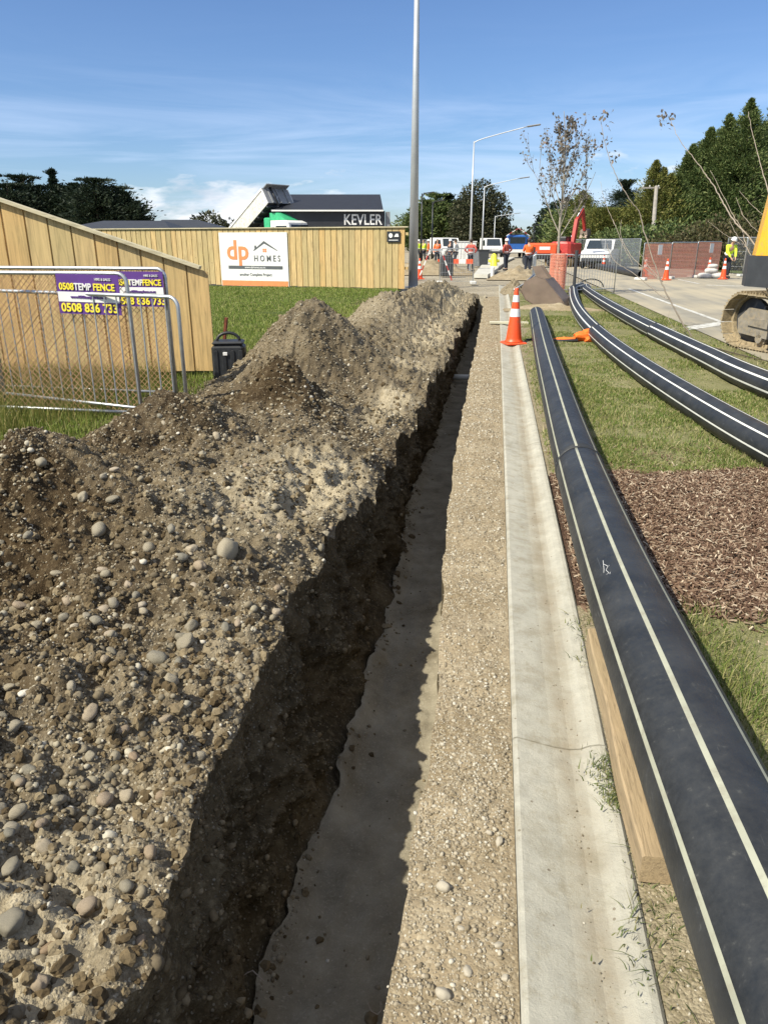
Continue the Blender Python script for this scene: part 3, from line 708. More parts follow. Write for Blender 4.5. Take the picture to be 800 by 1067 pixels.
special = [
 (238, 577, 15, 'large pale tan knobbly boulder stone in the middle of the spoil heap', 1.35), (12, 966, 17, 'large smooth cream stone at the lower left edge of the spoil heap', .9),
 (164, 690, 12, 'upright egg shaped grey green stone on the heap above the pinkish stone', 1.3), (178, 713, 10, 'rounded pinkish tan stone just below the grey green egg stone', 1.0),
 (194, 672, 12, 'flat tan stone lying just right above the grey green egg stone', .6), (95, 747, 11, 'dusty rounded stone left of the pinkish and grey green pair on the heap', .9),
 (44, 486, 9, 'pale rounded cobble near the crest at the far left of the heap', 1.0), (104, 555, 10, 'grey cobble tilted upright in the damp dark soil on the left', 1.2),
 (48, 886, 12, 'brown wedge shaped stone on the lower left of the heap', .8), (12, 906, 14, 'dark brown half shaded stone just above the cream stone at the left edge', .9),
 (52, 990, 11, 'dusty round stone just below right of the cream stone', .9)]
for (px, py, rp, lab, fl) in special:
    p, t = surf(px, py); put_stone(p, rp * t / F * .9, lab, GRP, flat=fl)
more = [(87, 521, 8), (120, 491, 5), (118, 523, 7), (156, 573, 8), (179, 555, 6), (209, 592, 8), (200, 575, 7), (189, 584, 7), (111, 600, 6), (134, 612, 6), (119, 631, 8), (142, 623, 6), (235, 656, 6), (248, 652, 5), (200, 656, 9), (39, 653, 6), (10, 718, 7), (172, 752, 8), (75, 717, 7), (287, 532, 7), (320, 537, 5), (32, 805, 8), (22, 818, 7), (59, 837, 8), (19, 850, 10), (18, 930, 10), (77, 907, 7), (159, 897, 5), (82, 944, 7), (78, 962, 7), (10, 869, 8), (42, 1030, 12), (97, 848, 6), (110, 690, 6), (60, 600, 6), (30, 560, 6), (150, 640, 6), (95, 790, 6), (140, 790, 7), (15, 760, 9)]
GL = 'small dusty river stone half sunk in the soil of the spoil heap'
for (px, py, rp) in more:
    p, t = surf(px, py); put_stone(p, rp * t / F, GL)
pr = pick(hb0, hb1, 236, power=1.7, ymin=.8, ymax=9, wfun=lambda s: clump(s) * (s[..., 0] > -2.9))
for p in pr: put_stone(p, float(sizes(1, .014, .034, 2.4)[0]), GL, sink=.15)
for (px, py, rp) in [(520, 877, 5), (461, 924, 7), (477, 960, 5), (480, 969, 5), (487, 1012, 6), (461, 1036, 7), (519, 985, 5), (510, 868, 3.5), (540 - 14, 1020, 4)]:
    p = P(px, py, -.02); put_stone(p, rp * (p - cam.location).length / F, 'small pale stone in the gravel strip beside the kerb', 'stones in the gravel strip', sink=.1)

# bark chips
def chips(name, x, y, n, mat):
    z_ = vergez(x, y) + rng.uniform(.0, .018, n)
    L = rng.uniform(.006, .024, n) * rng.uniform(.6, 1.3, n); Wd = rng.uniform(.0012, .0045, n); T = Wd * .5
    bx = np.array([[a, b_, c] for c in (-1, 1) for b_ in (-1, 1) for a in (-1, 1)], float)
    V = bx[None] * np.stack([L, Wd, T], 1)[:, None, :]; az = rng.uniform(0, 6.28, n); el = rng.normal(0, .35, n)
    ce, se = np.cos(el)[:, None], np.sin(el)[:, None]; x1 = V[..., 0] * ce - V[..., 2] * se; z1 = V[..., 0] * se + V[..., 2] * ce
    ca, sa = np.cos(az)[:, None], np.sin(az)[:, None]
    V = np.stack([x1 * ca - V[..., 1] * sa, x1 * sa + V[..., 1] * ca, z1], -1) + np.stack([x, y, z_], 1)[:, None, :]
    q = np.array([(0, 2, 3, 1), (4, 5, 7, 6), (0, 1, 5, 4), (2, 6, 7, 3), (0, 4, 6, 2), (1, 3, 7, 5)])
    return npmesh(name, V.reshape(-1, 3), [(q[None] + (np.arange(n) * 8)[:, None, None]).reshape(-1, 4)], mat)
n_ = 95000; x = rng.uniform(.47, 3.4, n_); y = rng.uniform(2.9, 6.4, n_); mm = mulch(x, y); m = np.maximum(mm, .05 * np.exp(-np.maximum(0, np.maximum(2.95 - y, y - 5.9)) / .25)) > rng.random(n_) * .9; x, y = x[m], y[m]
tag(chips('bark_mulch', x, y, len(x), M['chip']), kind='stuff')

# grass
def grass(name, x, y, z_, h, wd, mat, lean=.5):
    n = len(x); az = rng.uniform(0, 6.28, n); fa = rng.uniform(0, 6.28, n)
    dx, dy = np.cos(az) * wd / 2, np.sin(az) * wd / 2; lx, ly = np.cos(fa), np.sin(fa); ln = np.abs(rng.normal(0, lean, n)) * h
    base_ = np.stack([x, y, z_], 1)
    def pt(kx, t): return base_ + np.stack([kx * dx + lx * ln * t * t, kx * dy + ly * ln * t * t, h * t * (1 - .25 * t * np.minimum(ln / h, 1))], 1)
    V = np.stack([pt(-1, 0), pt(1, 0), pt(.7, .55), pt(-.7, .55), pt(0, 1)], 1).reshape(-1, 3)
    o = np.arange(n)[:, None] * 5
    return tag(npmesh(name, V, [o + np.array([[0, 1, 2, 3]]), o + np.array([[3, 2, 4]])], mat, None, False), kind='stuff')
n_ = 330000; y = 1.0 + (rng.random(n_) ** 2.0) * 26; x = rng.uniform(.47, 3.88, n_)
dens = np.clip(.55 + 1.5 * fbm(x, y, .7, .5, 4, 161), .05, 1) * (1 - mulch(x, y))
dens = np.where(x < .9, dens * np.where(y < 3.2, .10, .5), dens); dens = np.where(y > 20, dens * .6, dens); dens = np.where((x > 3.3), dens * .5, dens)
m = rng.random(n_) < dens; x, y = x[m], y[m]
k = np.clip(.6 + 1.6 * fbm(x, y, .9, .5, 3, 171), .25, 1.4)
k = k * np.where((y > 2.2) & (y < 3.25) & (x > .9), 1.5, 1)
n2 = 240000; y2 = 1.3 + rng.random(n2) * 7.5; x2 = rng.uniform(.72, 3.6, n2); d2 = np.clip(.5 + 1.3 * fbm(x2, y2, .45, .5, 4, 165), .05, 1) * (1 - mulch(x2, y2)) * (x2 < 1.0 + y2 * .55); m = rng.random(n2) < d2; x = np.concatenate([x, x2[m]]); y = np.concatenate([y, y2[m]]); k = np.concatenate([k, np.full(m.sum(), .75)])
grass('verge_grass', x, y, vergez(x, y) - .003, k * rng.uniform(.025, .065, len(x)), rng.uniform(.0025, .0045, len(x)) * np.clip(y / 3.5, 1, 3), M['grass'], .9)
n_ = 220000; y = 5.0 + rng.random(n_) ** 1.3 * 23; x = -3.2 - rng.random(n_) * (4 + y * .35)
m = ((x < -3.0) & (y < 24)) | (x < -3.4); x, y = x[m], y[m]; hz = np.where((x > -3.9) & (y < 24.4), heapz(x, y, False), 0)
m = hz < .12; x, y, hz = x[m], y[m], hz[m]
grass('yard_grass', x, y, hz - .005, rng.uniform(.04, .10, len(x)) * np.clip(.8 + fbm(x, y, 1.2, .6, 3, 181), .4, 1.4), rng.uniform(.006, .010, len(x)) * np.clip(y / 10, 1, 2.2), M['yardgrass'], .5)
# long grass round the temporary fences
n_ = 34000; x = rng.uniform(-7, -3.55, n_); y = rng.uniform(4.6, 8.9, n_)
dn = np.clip(.5 + 1.4 * fbm(x, y, .6, .5, 3, 191), .1, 1) * np.clip((-3.4 - x) / .8, 0, 1) * np.clip((y - 4.6) / 1.2, .1, 1); m = rng.random(n_) < dn; x, y = x[m], y[m]
grass('long_grass', x, y, np.where(x > -3.9, heapz(x, y, False), 0) - .005, rng.uniform(.12, .34, len(x)), rng.uniform(.004, .007, len(x)), M['longgrass'], .45)
# weeds at the kerb edge
xs_ = []; ys_ = []
for (px, py, n1, sp) in [(628, 800, 120, .03), (632, 815, 100, .03), (640, 835, 120, .02), (612, 690, 40, .03), (684, 905, 80, .05), (700, 960, 180, .06), (680, 1000, 100, .05), (615, 655, 160, .05), (610, 610, 60, .03)]:
    q = P(px, py); xs_.append(q.x + rng.normal(0, sp, n1)); ys_.append(q.y + rng.normal(0, sp * 1.4, n1))
x = np.concatenate(xs_); y = np.concatenate(ys_)
grass('kerb_weeds', x, y, np.full(len(x), 0.002), rng.uniform(.008, .03, len(x)), rng.uniform(.002, .006, len(x)), M['weed'], 1.3)
# dead roots and straws in the trench
b = MB()
for (px, py, z_, n1) in [(238, 1020, -.5, 7), (440, 876, -.66, 3), (400, 1040, -.66, 2), (262, 905, -.62, 3), (415, 610, -.68, 2), (455, 540, -.68, 2)]:
    q = P(px, py, z_)
    for i in range(n1):
        p0 = q + Vector(rng.normal(0, .02, 3)); a = rng.uniform(0, 6.28); L = rng.uniform(.03, .09); pts = []
        for s in range(6):
            pts.append(p0 + Vector((math.cos(a) * L * s / 5, math.sin(a) * L * s / 5, .012 * math.sin(s * 1.3 + i)))); a += rng.normal(0, .3)
        b.tube(pts, [.0018] * 5 + [.0008], 5)
tag(b.build('root_fibres', M['twig']), kind='stuff')

# ================================================================= PIPES
def spline(pts, n=60):
    pts = [Vector(p) for p in pts]; out = []
    q = [2 * pts[0] - pts[1]] + pts + [2 * pts[-1] - pts[-2]]
    for i in range(1, len(q) - 2):
        for k in range(n):
            t = k / n; a, b_, c, d = q[i - 1], q[i], q[i + 1], q[i + 2]
            out.append(.5 * ((2 * b_) + (c - a) * t + (2 * a - 5 * b_ + 4 * c - d) * t * t + (3 * b_ - a - 3 * c + d) * t ** 3))
    out.append(pts[-1]); return out
def pipe_mesh(pts, r, roll, smat, parent, sw=4.5, n=126, pit=51.4286, name='pipe_length'):
    b = MB(); k = len(pts); vs = []
    for rr in (r, r - .015):
        for i, p in enumerate(pts):
            t = (pts[min(i + 1, k - 1)] - pts[max(i - 1, 0)]).normalized(); sd = t.cross(Vector((0, 0, 1))).normalized(); up = sd.cross(t)
            for j in range(n):
                a = 2 * math.pi * j / n; vs.append(p + (sd * math.sin(a) + up * math.cos(a)) * rr)
    fs = []; ms = []
    for i in range(k - 1):
        for j in range(n):
            fs.append((i * n + j, i * n + (j + 1) % n, (i + 1) * n + (j + 1) % n, (i + 1) * n + j))
            ang = (360 * (j + .5) / n - roll) % pit; ms.append(1 if min(ang, pit - ang) < sw / 2 + .1 else 0)
            o = k * n; fs.append((o + i * n + j, o + (i + 1) * n + j, o + (i + 1) * n + (j + 1) % n, o + i * n + (j + 1) % n)); ms.append(0)
    for i in (0, k - 1):
        for j in range(n): fs.append((i * n + j, i * n + (j + 1) % n, k * n + i * n + (j + 1) % n, k * n + i * n + j)); ms.append(0)
    b.v = [tuple(v) for v in vs]; b.f = fs; b.m = ms
    return b.build(name, [M['pipe'], smat], parent, True, recalc=True)
def bead(p, t, r, parent, mat=None):
    t = Vector(t).normalized(); sd = t.cross(Vector((0, 0, 1))).normalized(); up = sd.cross(t); b = MB()
    for o in (-.006, .007):
        b.tube([p + t * o + (sd * math.cos(a) + up * math.sin(a)) * (r + .001) for a in np.linspace(0, 2 * math.pi, 65)[:-1]], .0055, 6, closed=True)
    return b.build('weld_bead', mat or M['pipe'], parent, True)
def make_pipe(label, pts, r, joint_y, rolls, smat, sw):
    root = thing('water_pipe', label, 'pipe', (0, 0, 0), 0, 'black plastic pipes laid along the verge')
    s = spline(pts, 16); cut = min(range(len(s)), key=lambda i: abs(s[i].y - joint_y))
    pipe_mesh(s[:cut + 1], r, rolls[0], smat, root, sw); pipe_mesh(s[cut:], r, rolls[1], smat, root, sw)
    bead(s[cut], s[cut + 1] - s[cut], r, root); return root
RP = .155
make_pipe('black plastic pipe with pale stripes nearest the concrete kerb, resting on the plank', [(.93, 17.2, .10), (.86, 15.0, .15), (.73, 10.5, .165), (.655, 7.0, .165), (.62, 5.0, .17), (.60, 3.2, .21), (.602, 1.9, .262), (.63, .9, .262), (.69, -.8, .20), (.78, -3, .16)], RP, 4.85, (11.4, 14.3), M['stripe'], 5.6)
mk = MB()
def onpipe(px, py):
    d = ray(px, py)
    for k_ in range(400):
        p = Vector((d.x, d.y, d.z)) * (2.2 + k_ * .006) + Vector((0, 0, HC)); 
        xx = np.interp(p.y, [1.9, 3.2, 5.0], [.602, .60, .62]); zz_ = np.interp(p.y, [1.9, 3.2, 5.0], [.262, .21, .17])
        if math.hypot(p.x - xx, p.z - zz_) < RP + .001: return p
    return p
for i_, l_ in enumerate(([(629, 588), (633, 590), (631, 594), (634, 597), (630, 600)], [(634, 589), (636, 594), (635, 598)], [(642, 640), (646, 634)], [(628, 584), (629, 594), (628, 602)])):
    mk = MB(); mk.tube([onpipe(*p_) for p_ in l_], .0011, 4); mk.build('paint_mark', M['signwhite'], [o for o in col.objects if o.name.startswith('water_pipe')][0])
q = [P(px, py, .16) for px, py in [(597, 301), (601, 320), (627, 352), (661, 378), (696, 401), (748, 431), (783, 455)]]
def smooth_line(q, deg=3):
    ys_ = [v.y for v in q]; c = np.polyfit(ys_, [v.x for v in q], deg); return [Vector((float(np.polyval(c, y_)), y_, q[0].z)) for y_ in np.linspace(ys_[0], ys_[-1], 12)]
q = smooth_line(q)
pts2 = [(2.9, 27.0, .16)] + [(v.x, v.y, .145) for v in q] + [(q[-1].x + .25, q[-1].y - 1.6, .145), (q[-1].x + .5, q[-1].y - 3.4, .145), (q[-1].x + .8, q[-1].y - 6, .145)]
make_pipe('middle black plastic pipe with white stripes curving across the grass verge', pts2, .14, 13.2, (50, 41), M['stripe2'], 6)
q = [P(px, py, .16) for px, py in [(611, 302), (644, 324), (679, 342), (713, 359), (748, 376), (783, 393)]]
q = smooth_line(q, 2)
pts3 = [(3.0, 26.3, .16)] + [(v.x, v.y, .145) for v in q] + [(q[-1].x + .25, q[-1].y - 2.2, .145), (q[-1].x + .5, q[-1].y - 5, .145), (q[-1].x + .8, q[-1].y - 8.5, .145)]
make_pipe('black plastic pipe with white stripes lying nearest the asphalt road', pts3, .14, 13.6, (58, 50), M['stripe2'], 6)
lp = P(616, 300, 0)
tag(MB().tube([(lp.x + .45 * math.cos(a), lp.y + .3, .02 + .28 * math.sin(a)) for a in np.linspace(0, math.pi, 20)], .022, 8).build('cable_hoop', M['black'], None, True), 'thin black hoop of cable standing at the far pipe ends', 'hoop')
a_, c_ = P(601, 273, .2), P(668, 285, .2)
rt = thing('long_dark_pipe', 'long dark pipe lying on the road beyond the mesh fences', 'pipe')
pipe_mesh([a_.lerp(c_, i / 12) + Vector((0, 0, -.02)) for i in range(13)], .17, 20, M['pipe'], rt, 4, 32)

# plank, lath, duct
rt = thing('timber_plank', 'weathered brown timber plank lying beside the kerb under the pipe', 'plank', (0, 0, 0))
b = MB(); pl = []; x0, x1 = .448, .70
ys2 = np.linspace(1.58, 2.80, 40)
vs = []; fs = []
for i, yv_ in enumerate(ys2):
    ch = .0
    for ny in (1.95, 2.22, 2.48, 2.66): ch += .010 * math.exp(-((yv_ - ny) / .012) ** 2)
    xl = x0 + .004 * math.sin(yv_ * 9) ; 
    for (xx, zz) in ((xl, .012), (xl, .093), (xl + .006, .099), (xl + .145 - ch, .100), (x1, .100 - ch), (x1, .012)): vs.append((xx, yv_, zz))
for i in range(39):
    for j in range(6): fs.append((i * 6 + j, i * 6 + (j + 1) % 6, (i + 1) * 6 + (j + 1) % 6, (i + 1) * 6 + j))
fs += [tuple(range(6)), tuple(range(234, 240))]
b.add(vs, fs).build('board', M['plank'], rt)
q = P(530, 336, .03)
tag(MB().box((q.x, q.y, .025), (.80, .16, .045), Matrix.Rotation(.03, 3, 'Z'), .006).build('timber_lath', M['palewood']), 'pale flat board lying across the kerb and gravel behind the cone', 'board')
q = P(484, 393, -.60)
tag(MB().tube([(q.x - .22, q.y, -.60), (q.x + .19, q.y + .02, -.60)], .045, 14).build('service_duct', M['stripe2'], None, True), 'pale bluish service duct crossing the bottom of the trench', 'duct')

# orange cloth bundle on verge
q = P(613, 356, 0)
rt = thing('orange_bag', 'crumpled orange fabric bag with dark strap on the grass between the pipes', 'bag', (q.x, q.y, 0))
v, f_ = ICO[3]; nn = fbm(v[:, 0] * 1 + 3, v[:, 1] + v[:, 2], .6, .35, 3, 301); vv = v * (1 + nn)[:, None] * np.array([.26, .15, .13]); vv[:, 2] = np.maximum(vv[:, 2] + .08, .0)
npmesh('fabric', vv, [f_], M['cloth'], None, False, rt)
b = MB(); b.add([(-.25, -.06, .03), (-.62, -.02, .02), (-.66, .06, .03), (-.2, .08, .06), (-.42, .02, .07)], [(0, 1, 4), (1, 2, 4), (2, 3, 4), (3, 0, 4)]); b.build('orange_flap', M['cloth'], rt)
b = MB(); b.tube(spline([(-.2, -.1, .03), (-.5, -.16, .02), (-.85, -.1, .025), (-1.05, -.12, .02)], 6), .03, 6); b.build('strap', M['black'], rt)
q = P(661, 386, 0.0); put_stone((q.x, q.y, .02), .075, 'small pale flat stone on the grass between the pipes', 'stones on the verge', flat=.5)
q = P(655, 337, 0)

# ================================================================= CONES
def make_cone(name='traffic_cone', h=.9, n=28):
    r = thing(name, 'cone', 'traffic cone')
    b = MB(); b.box((0, 0, .02), (.36, .36, .04), None, .03); b.build('base', M['orange'], r)
    k = lambda z_: .135 - (z_ - .04) / (h - .04) * .105
    b = MB(); prof_ = [(.155, .04), (.15, .055), (k(.06), .075)] + [(k(z_), z_) for z_ in np.linspace(.1, h - .02, 8)] + [(k(h), h), (.018, h), (.018, h - .05)]
    b.lathe(prof_, n); b.build('body', M['orange'], r, True)
    for z0, z1 in ((h * .50, h * .64), (h * .76, h * .88)):
        b = MB(); b.lathe([(k(z0) + .002, z0), (k(z1) + .002, z1)], n); b.f = [f for f in b.f if len(f) == 4]; b.m = b.m[:len(b.f)]; b.build('reflective_band', M['reflect'], r, True, recalc=False)
    return r
cone = make_cone()
q = P(538.5, 358, 0); place(cone, (.35, q.y, -.01), .35, 'tall orange cone with two white bands standing on the kerb')
def cone_at(px, py, label, group, z_=0):
    c = copy_tree(cone); q = P(px, py, z_); return place(c, (q.x, q.y, z_), random.uniform(0, 1.5), label, group)
GC = 'cones on the road by the orange netting'
cone_at(693, 292, 'orange cone at the left end of the orange netting fence', GC)
cone_at(737, 289, 'orange cone standing before the netting, left of the worker', GC)
cone_at(752.5, 291, 'orange cone being placed by the worker in yellow', GC)
cone_at(671, 288, 'orange cone at the far left corner of the netting fence', GC)
GD = 'distant small cones'
for (px, py) in [(628, 281), (634, 279), (607, 277)]: cone_at(px, py, 'small distant orange cone on the road near the white ute', GD)
for (px, py) in [(437, 291), (434, 287)]: cone_at(px, py, 'distant orange cone right of the tall light pole base', 'cones behind the light pole')
q = P(611 , 277)

# ================================================================= FENCES
def text(body, size, mat, parent, loc, bold=.0, ext=.004, align='CENTER', name='lettering', sx_=1.0, rotx=math.pi / 2):
    cu = bpy.data.curves.new(name, 'FONT'); cu.body = body; cu.size = size; cu.align_x = align; cu.align_y = 'CENTER'; cu.offset = bold; cu.extrude = ext; cu.resolution_u = 3
    t = bpy.data.objects.new('tmp', cu); col.objects.link(t); dg = bpy.context.evaluated_depsgraph_get()
    me = bpy.data.meshes.new_from_object(t.evaluated_get(dg)); bpy.data.objects.remove(t); bpy.data.curves.remove(cu)
    me.name = name; me.materials.clear(); me.materials.append(mat)
    o = bpy.data.objects.new(name, me); col.objects.link(o); o.parent = parent; o.location = loc; o.rotation_euler = (rotx, 0, 0); o.scale = (sx_, 1, 1); return o
def fence(label, A, B, pitch, wfr, topf, bot, group=None, capmat='cap', rails=(.35, .9), front=-1):
    """palings from A to B; local x runs A->B, front side is local -y"""
    A = Vector((A[0], A[1], 0)); B = Vector((B[0], B[1], 0)); L = (B - A).length; rz = math.atan2(B.y - A.y, B.x - A.x)
    r = thing('timber_fence', label, 'fence', A, rz, group); n_ = int(L / pitch)
    for i in range(n_ + 1):
        x_ = (i + .5) * pitch
        if x_ > L: break
        tp = topf(x_); t0, t1 = topf(x_ - wfr / 2), topf(x_ + wfr / 2); tw = random.uniform(-.003, .003); w0 = wfr * random.uniform(.97, 1.02) / 2
        b = MB(); bo = bot + random.uniform(-.012, .008)
        for (yo, ww, dd) in ((0, w0, .018),):
            b.add([(x_ - ww, yo + tw, bo), (x_ + ww, yo - tw, bo), (x_ + ww, yo - tw, t1), (x_ - ww, yo + tw, t0), (x_ - ww, yo + dd, bo), (x_ + ww, yo + dd, bo), (x_ + ww, yo + dd, t1), (x_ - ww, yo + dd, t0)],
                  [(0, 1, 2, 3), (5, 4, 7, 6), (0, 4, 5, 1), (3, 2, 6, 7), (0, 3, 7, 4), (1, 5, 6, 2)])
        b.build('paling', M['paling'], r)
        if x_ + pitch < L:   # narrow board behind the gap
            xg = x_ + pitch / 2; b = MB(); t0, t1 = topf(xg - .06), topf(xg + .06)
            b.add([(xg - .06, .020, bo), (xg + .06, .020, bo), (xg + .06, .020, t1), (xg - .06, .020, t0), (xg - .06, .036, bo), (xg + .06, .036, bo), (xg + .06, .036, t1), (xg - .06, .036, t0)],
                  [(0, 1, 2, 3), (5, 4, 7, 6), (0, 4, 5, 1), (3, 2, 6, 7), (0, 3, 7, 4), (1, 5, 6, 2)])
            b.build('backing_board', M['paling'], r)
    kinks = [0, L]
    for xk in np.linspace(0, L, 80):
        if abs(topf(xk - .1) + topf(xk + .1) - 2 * topf(xk)) > .012: kinks.append(xk)
    kinks = sorted(kinks); ks = [0]
    for xk in kinks[1:-1]:
        if xk - ks[-1] > .5: ks.append(xk)
    ks.append(L)
    for a_, c_ in zip(ks[:-1], ks[1:]):
        MB().bar((a_ - .02, -.0, topf(a_) + .016), (c_ + .02, .0, topf(c_) + .016), .12, .034).build('capping', M[capmat], r)
        for rz_ in rails: MB().bar((a_, .062, topf(a_) * rz_), (c_, .062, topf(c_) * rz_), .05, .09).build('rail', M['paling'], r)
    for xk in np.arange(.08, L, 2.4): MB().box((xk, .14, topf(xk) / 2 - .05), (.1, .1, topf(xk) - .1)).build('post', M['paling'], r)
    return r
Af = D(216, 389, 9.15); Bf = D(0, 240, 8.62); dirf = Vector((Bf.x - Af.x, Bf.y - Af.y)); ctop = D(0, 207, 8.62).z; Lv = dirf.length; dirf.normalize(); ztop = D(208, 279, 9.15).z
LL = 4.6; A0 = Vector((Af.x, Af.y)) + dirf * LL
def top1(x_):     # x from the far left end towards the road
    s = LL - x_; return min(ztop + (ctop - ztop) * s / Lv, 2.12)
fence('tall raked pine paling fence on the left, sloping down beside the black box', A0, (Af.x, Af.y), .262, .243, top1, .10)
Af2 = Vector((-3.08, 27.2)); Bf2 = Vector((-17.0, 30.3))
F2 = fence('long pine paling fence behind the lawn carrying the house builder sign', Bf2, Af2, .236, .205, lambda x_: 2.07, .04)
rz2 = math.atan2(Af2.y - Bf2.y, Af2.x - Bf2.x)
# house builder banner
def on_f2(px, py):
    d = ray(px, py); o = Vector((0, 0, HC)); dd = (Af2 - Bf2).normalized(); n2 = Vector((dd.y, -dd.x)); base_ = Bf2 + n2 * .03
    t = (base_.x * n2.x + base_.y * n2.y) / (d.x * n2.x + d.y * n2.y); return Vector((d.x * t, d.y * t, HC + d.z * t))
c0, c1 = on_f2(232, 300), on_f2(299, 242); wS = math.hypot(c1.x - c0.x, c1.y - c0.y); hS = c1.z - on_f2(299, 299).z
r = thing('banner_sign', 'white house builder banner with orange lettering fixed on the far paling fence', 'sign', (c0.x, c0.y, on_f2(299, 299).z), rz2)
MB().box((wS / 2, 0, hS / 2), (wS, .02, hS)).build('banner', M['signwhite'], r)
MB().box((wS / 2, -.014, hS * .055), (wS * .985, .006, hS * .10)).build('orange_strip', M['signorange'], r)
MB().box((wS * .52, -.014, hS * .355), (wS * .80, .006, hS * .06)).build('grey_strip', M['signgrey'], r)
text('dp', hS * .50, M['signorange'], r, (wS * .27, -.016, hS * .66), .02, name='lettering')
text('H O M E S', hS * .155, M['signgrey'], r, (wS * .70, -.016, hS * .52), .003, sx_=.86)
text('www.dphomes.co.nz', hS * .055, M['signwhite'], r, (wS * .52, -.020, hS * .355), .001)
text('another Complete Project', hS * .075, M['signgrey'], r, (wS * .52, -.016, hS * .22), 0, sx_=.9)
b = MB(); u = wS; v_ = hS
b.prism([(.50 * u, .67 * v_), (.665 * u, .845 * v_), (.86 * u, .67 * v_), (.84 * u, .672 * v_), (.665 * u, .80 * v_), (.52 * u, .67 * v_)], -.018, -.013, 1)
b.prism([(.525 * u, .69 * v_), (.525 * u, .76 * v_), (.55 * u, .76 * v_), (.55 * u, .715 * v_)], -.018, -.013, 1); b.build('roof_logo', M['signgrey'], r)
b = MB()
for ix in (0, 1):
    for iz in (0, 1): b.box((u * (.655 + ix * .03), -.015, v_ * (.655 + iz * .035)), (u * .024, .006, v_ * .028))
b.build('window_logo', M['signorange'], r)
c0 = on_f2(403, 252.5); c1 = on_f2(417, 241)
r = thing('small_black_sign', 'small black square sign with white marks at the fence end', 'sign', (c0.x, c0.y, c0.z), rz2); wS = math.hypot(c1.x - c0.x, c1.y - c0.y); hS = c1.z - c0.z
MB().box((wS / 2, -.01, hS / 2), (wS, .012, hS), None, .005).build('board', M['blackpaint'], r)
MB().lathe([(0, 0), (.075, 0), (.075, .006), (.0, .006)], 16, (wS * .3, -.018, hS * .62), Matrix.Rotation(math.pi / 2, 3, 'X')).build('round_mark', M['signwhite'], r)
MB().prism([(wS * .55, hS * .5), (wS * .9, hS * .5), (wS * .85, hS * .78), (wS * .68, hS * .78)], -.024, -.017).build('white_mark', M['signwhite'], r)
MB().box((wS * .5, -.018, hS * .2), (wS * .7, .006, hS * .06)).build('text_line', M['signwhite'], r)

# temporary fence panels
def arcframe(w_, h, rad, z0=.0):
    pts = [(0, 0, z0)]
    for a in np.linspace(180, 90, 7): pts.append((rad + rad * math.cos(R(a)), 0, h - rad + rad * math.sin(R(a))))
    for a in np.linspace(90, 0, 7): pts.append((w_ - rad + rad * math.cos(R(a)), 0, h - rad + rad * math.sin(R(a))))
    pts.append((w_, 0, z0)); return pts
def temp_panel(label, loc, rz, w_, h, sign_x=None, sw=.56, sh=.39, seed=0):
    r = thing('temporary_fence_panel', label, 'fence panel', loc, rz, 'chain link temporary fence panels')
    b = MB(); b.tube(arcframe(w_, h, .09, .02), .019, 10); b.build('frame', M['galv'], r, True)
    MB().tube([(0, 0, .08), (w_, 0, .08)], .016, 8).build('bottom_rail', M['galv'], r, True)
    b = MB(); st = .062; z0, z1 = .09, h - .01
    for k in np.arange(-(z1 - z0), w_, st):
        for sgn in (1, -1):
            if sgn > 0: a0, a1 = max(0, -k), min(z1 - z0, w_ - k); p0, p1 = (k + a0, 0, z0 + a0), (k + a1, 0, z0 + a1)
            else: a0, a1 = max(0, -k), min(z1 - z0, w_ - k); p0, p1 = (k + a0, .002, z1 - a0), (k + a1, .002, z1 - a1)
            if a1 > a0 + .01: b.tube([p0, p1], .0027, 4, cap=False)
    b.build('chain_link_mesh', M['wire'], r)
    return r
M['wire'] = simple('rust tinted wire', (.46, .29, .16), .6, .4, var=.25, vs=5)
def tf_sign(label, loc, rz, wS, hS, tilt=0):
    r = thing('fence_hire_sign', label, 'sign', loc, rz, 'purple fence hire signs'); r.rotation_euler = (0, tilt, rz)
    MB().box((0, 0, 0), (wS, .006, hS)).build('board', M['purple'], r)
    MB().box((0, -.006, -hS * .07), (wS * .98, .004, hS * .25)).build('white_band', M['signwhite'], r)
    text('0508', hS * .24, M['signyellow'], r, (-wS * .34, -.007, hS * .18), .002, sx_=.86)
    text('TEMP', hS * .24, M['signwhite'], r, (-wS * .08, -.007, hS * .18), .002, sx_=.82)
    text('FENCE', hS * .24, M['signyellow'], r, (wS * .26, -.007, hS * .18), .002, sx_=.84)
    text('www.0508tempfence.co.nz', hS * .10, M['purple'], r, (0, -.010, -hS * .07), .001, sx_=.9)
    text('0508 836 733', hS * .30, M['signyellow'], r, (0, -.007, -hS * .35), .0025, sx_=.95)
    text('HIRE & SALES', hS * .09, M['signwhite'], r, (wS * .25, -.007, hS * .38), 0, sx_=.85)
    return r
y1p = 6.5; pr_ = D(149, 440, 1); tpos = lambda px, py, yy: (lambda d: Vector((d.x * yy / d.y, yy, HC + d.z * yy / d.y)))(ray(px, py))
e = tpos(149, 440, y1p)
temp_panel('nearer chain link panel with rounded top corner and the clearer purple sign', (e.x - 2.3, y1p + .10, 0), R(-2.5), 2.3, tpos(122, 285, y1p).z)
s0, s1 = tpos(64, 327, y1p - .03), tpos(123, 286, y1p - .03)
tf_sign('clear purple, white and yellow fence hire sign on the nearer panel', ((s0.x + s1.x) / 2, y1p - .035, (s0.z + s1.z) / 2), 0, s1.x - s0.x, s1.z - s0.z, .02)
y2p = 7.5; e = tpos(184, 405, y2p)
temp_panel('rear chain link panel, its rounded corner nearest the raked fence end', (e.x - 2.4, y2p + .12, 0), R(-3), 2.4, tpos(165, 280, y2p).z)
s0, s1 = tpos(124, 319, y2p - .03), tpos(170, 283, y2p - .03)
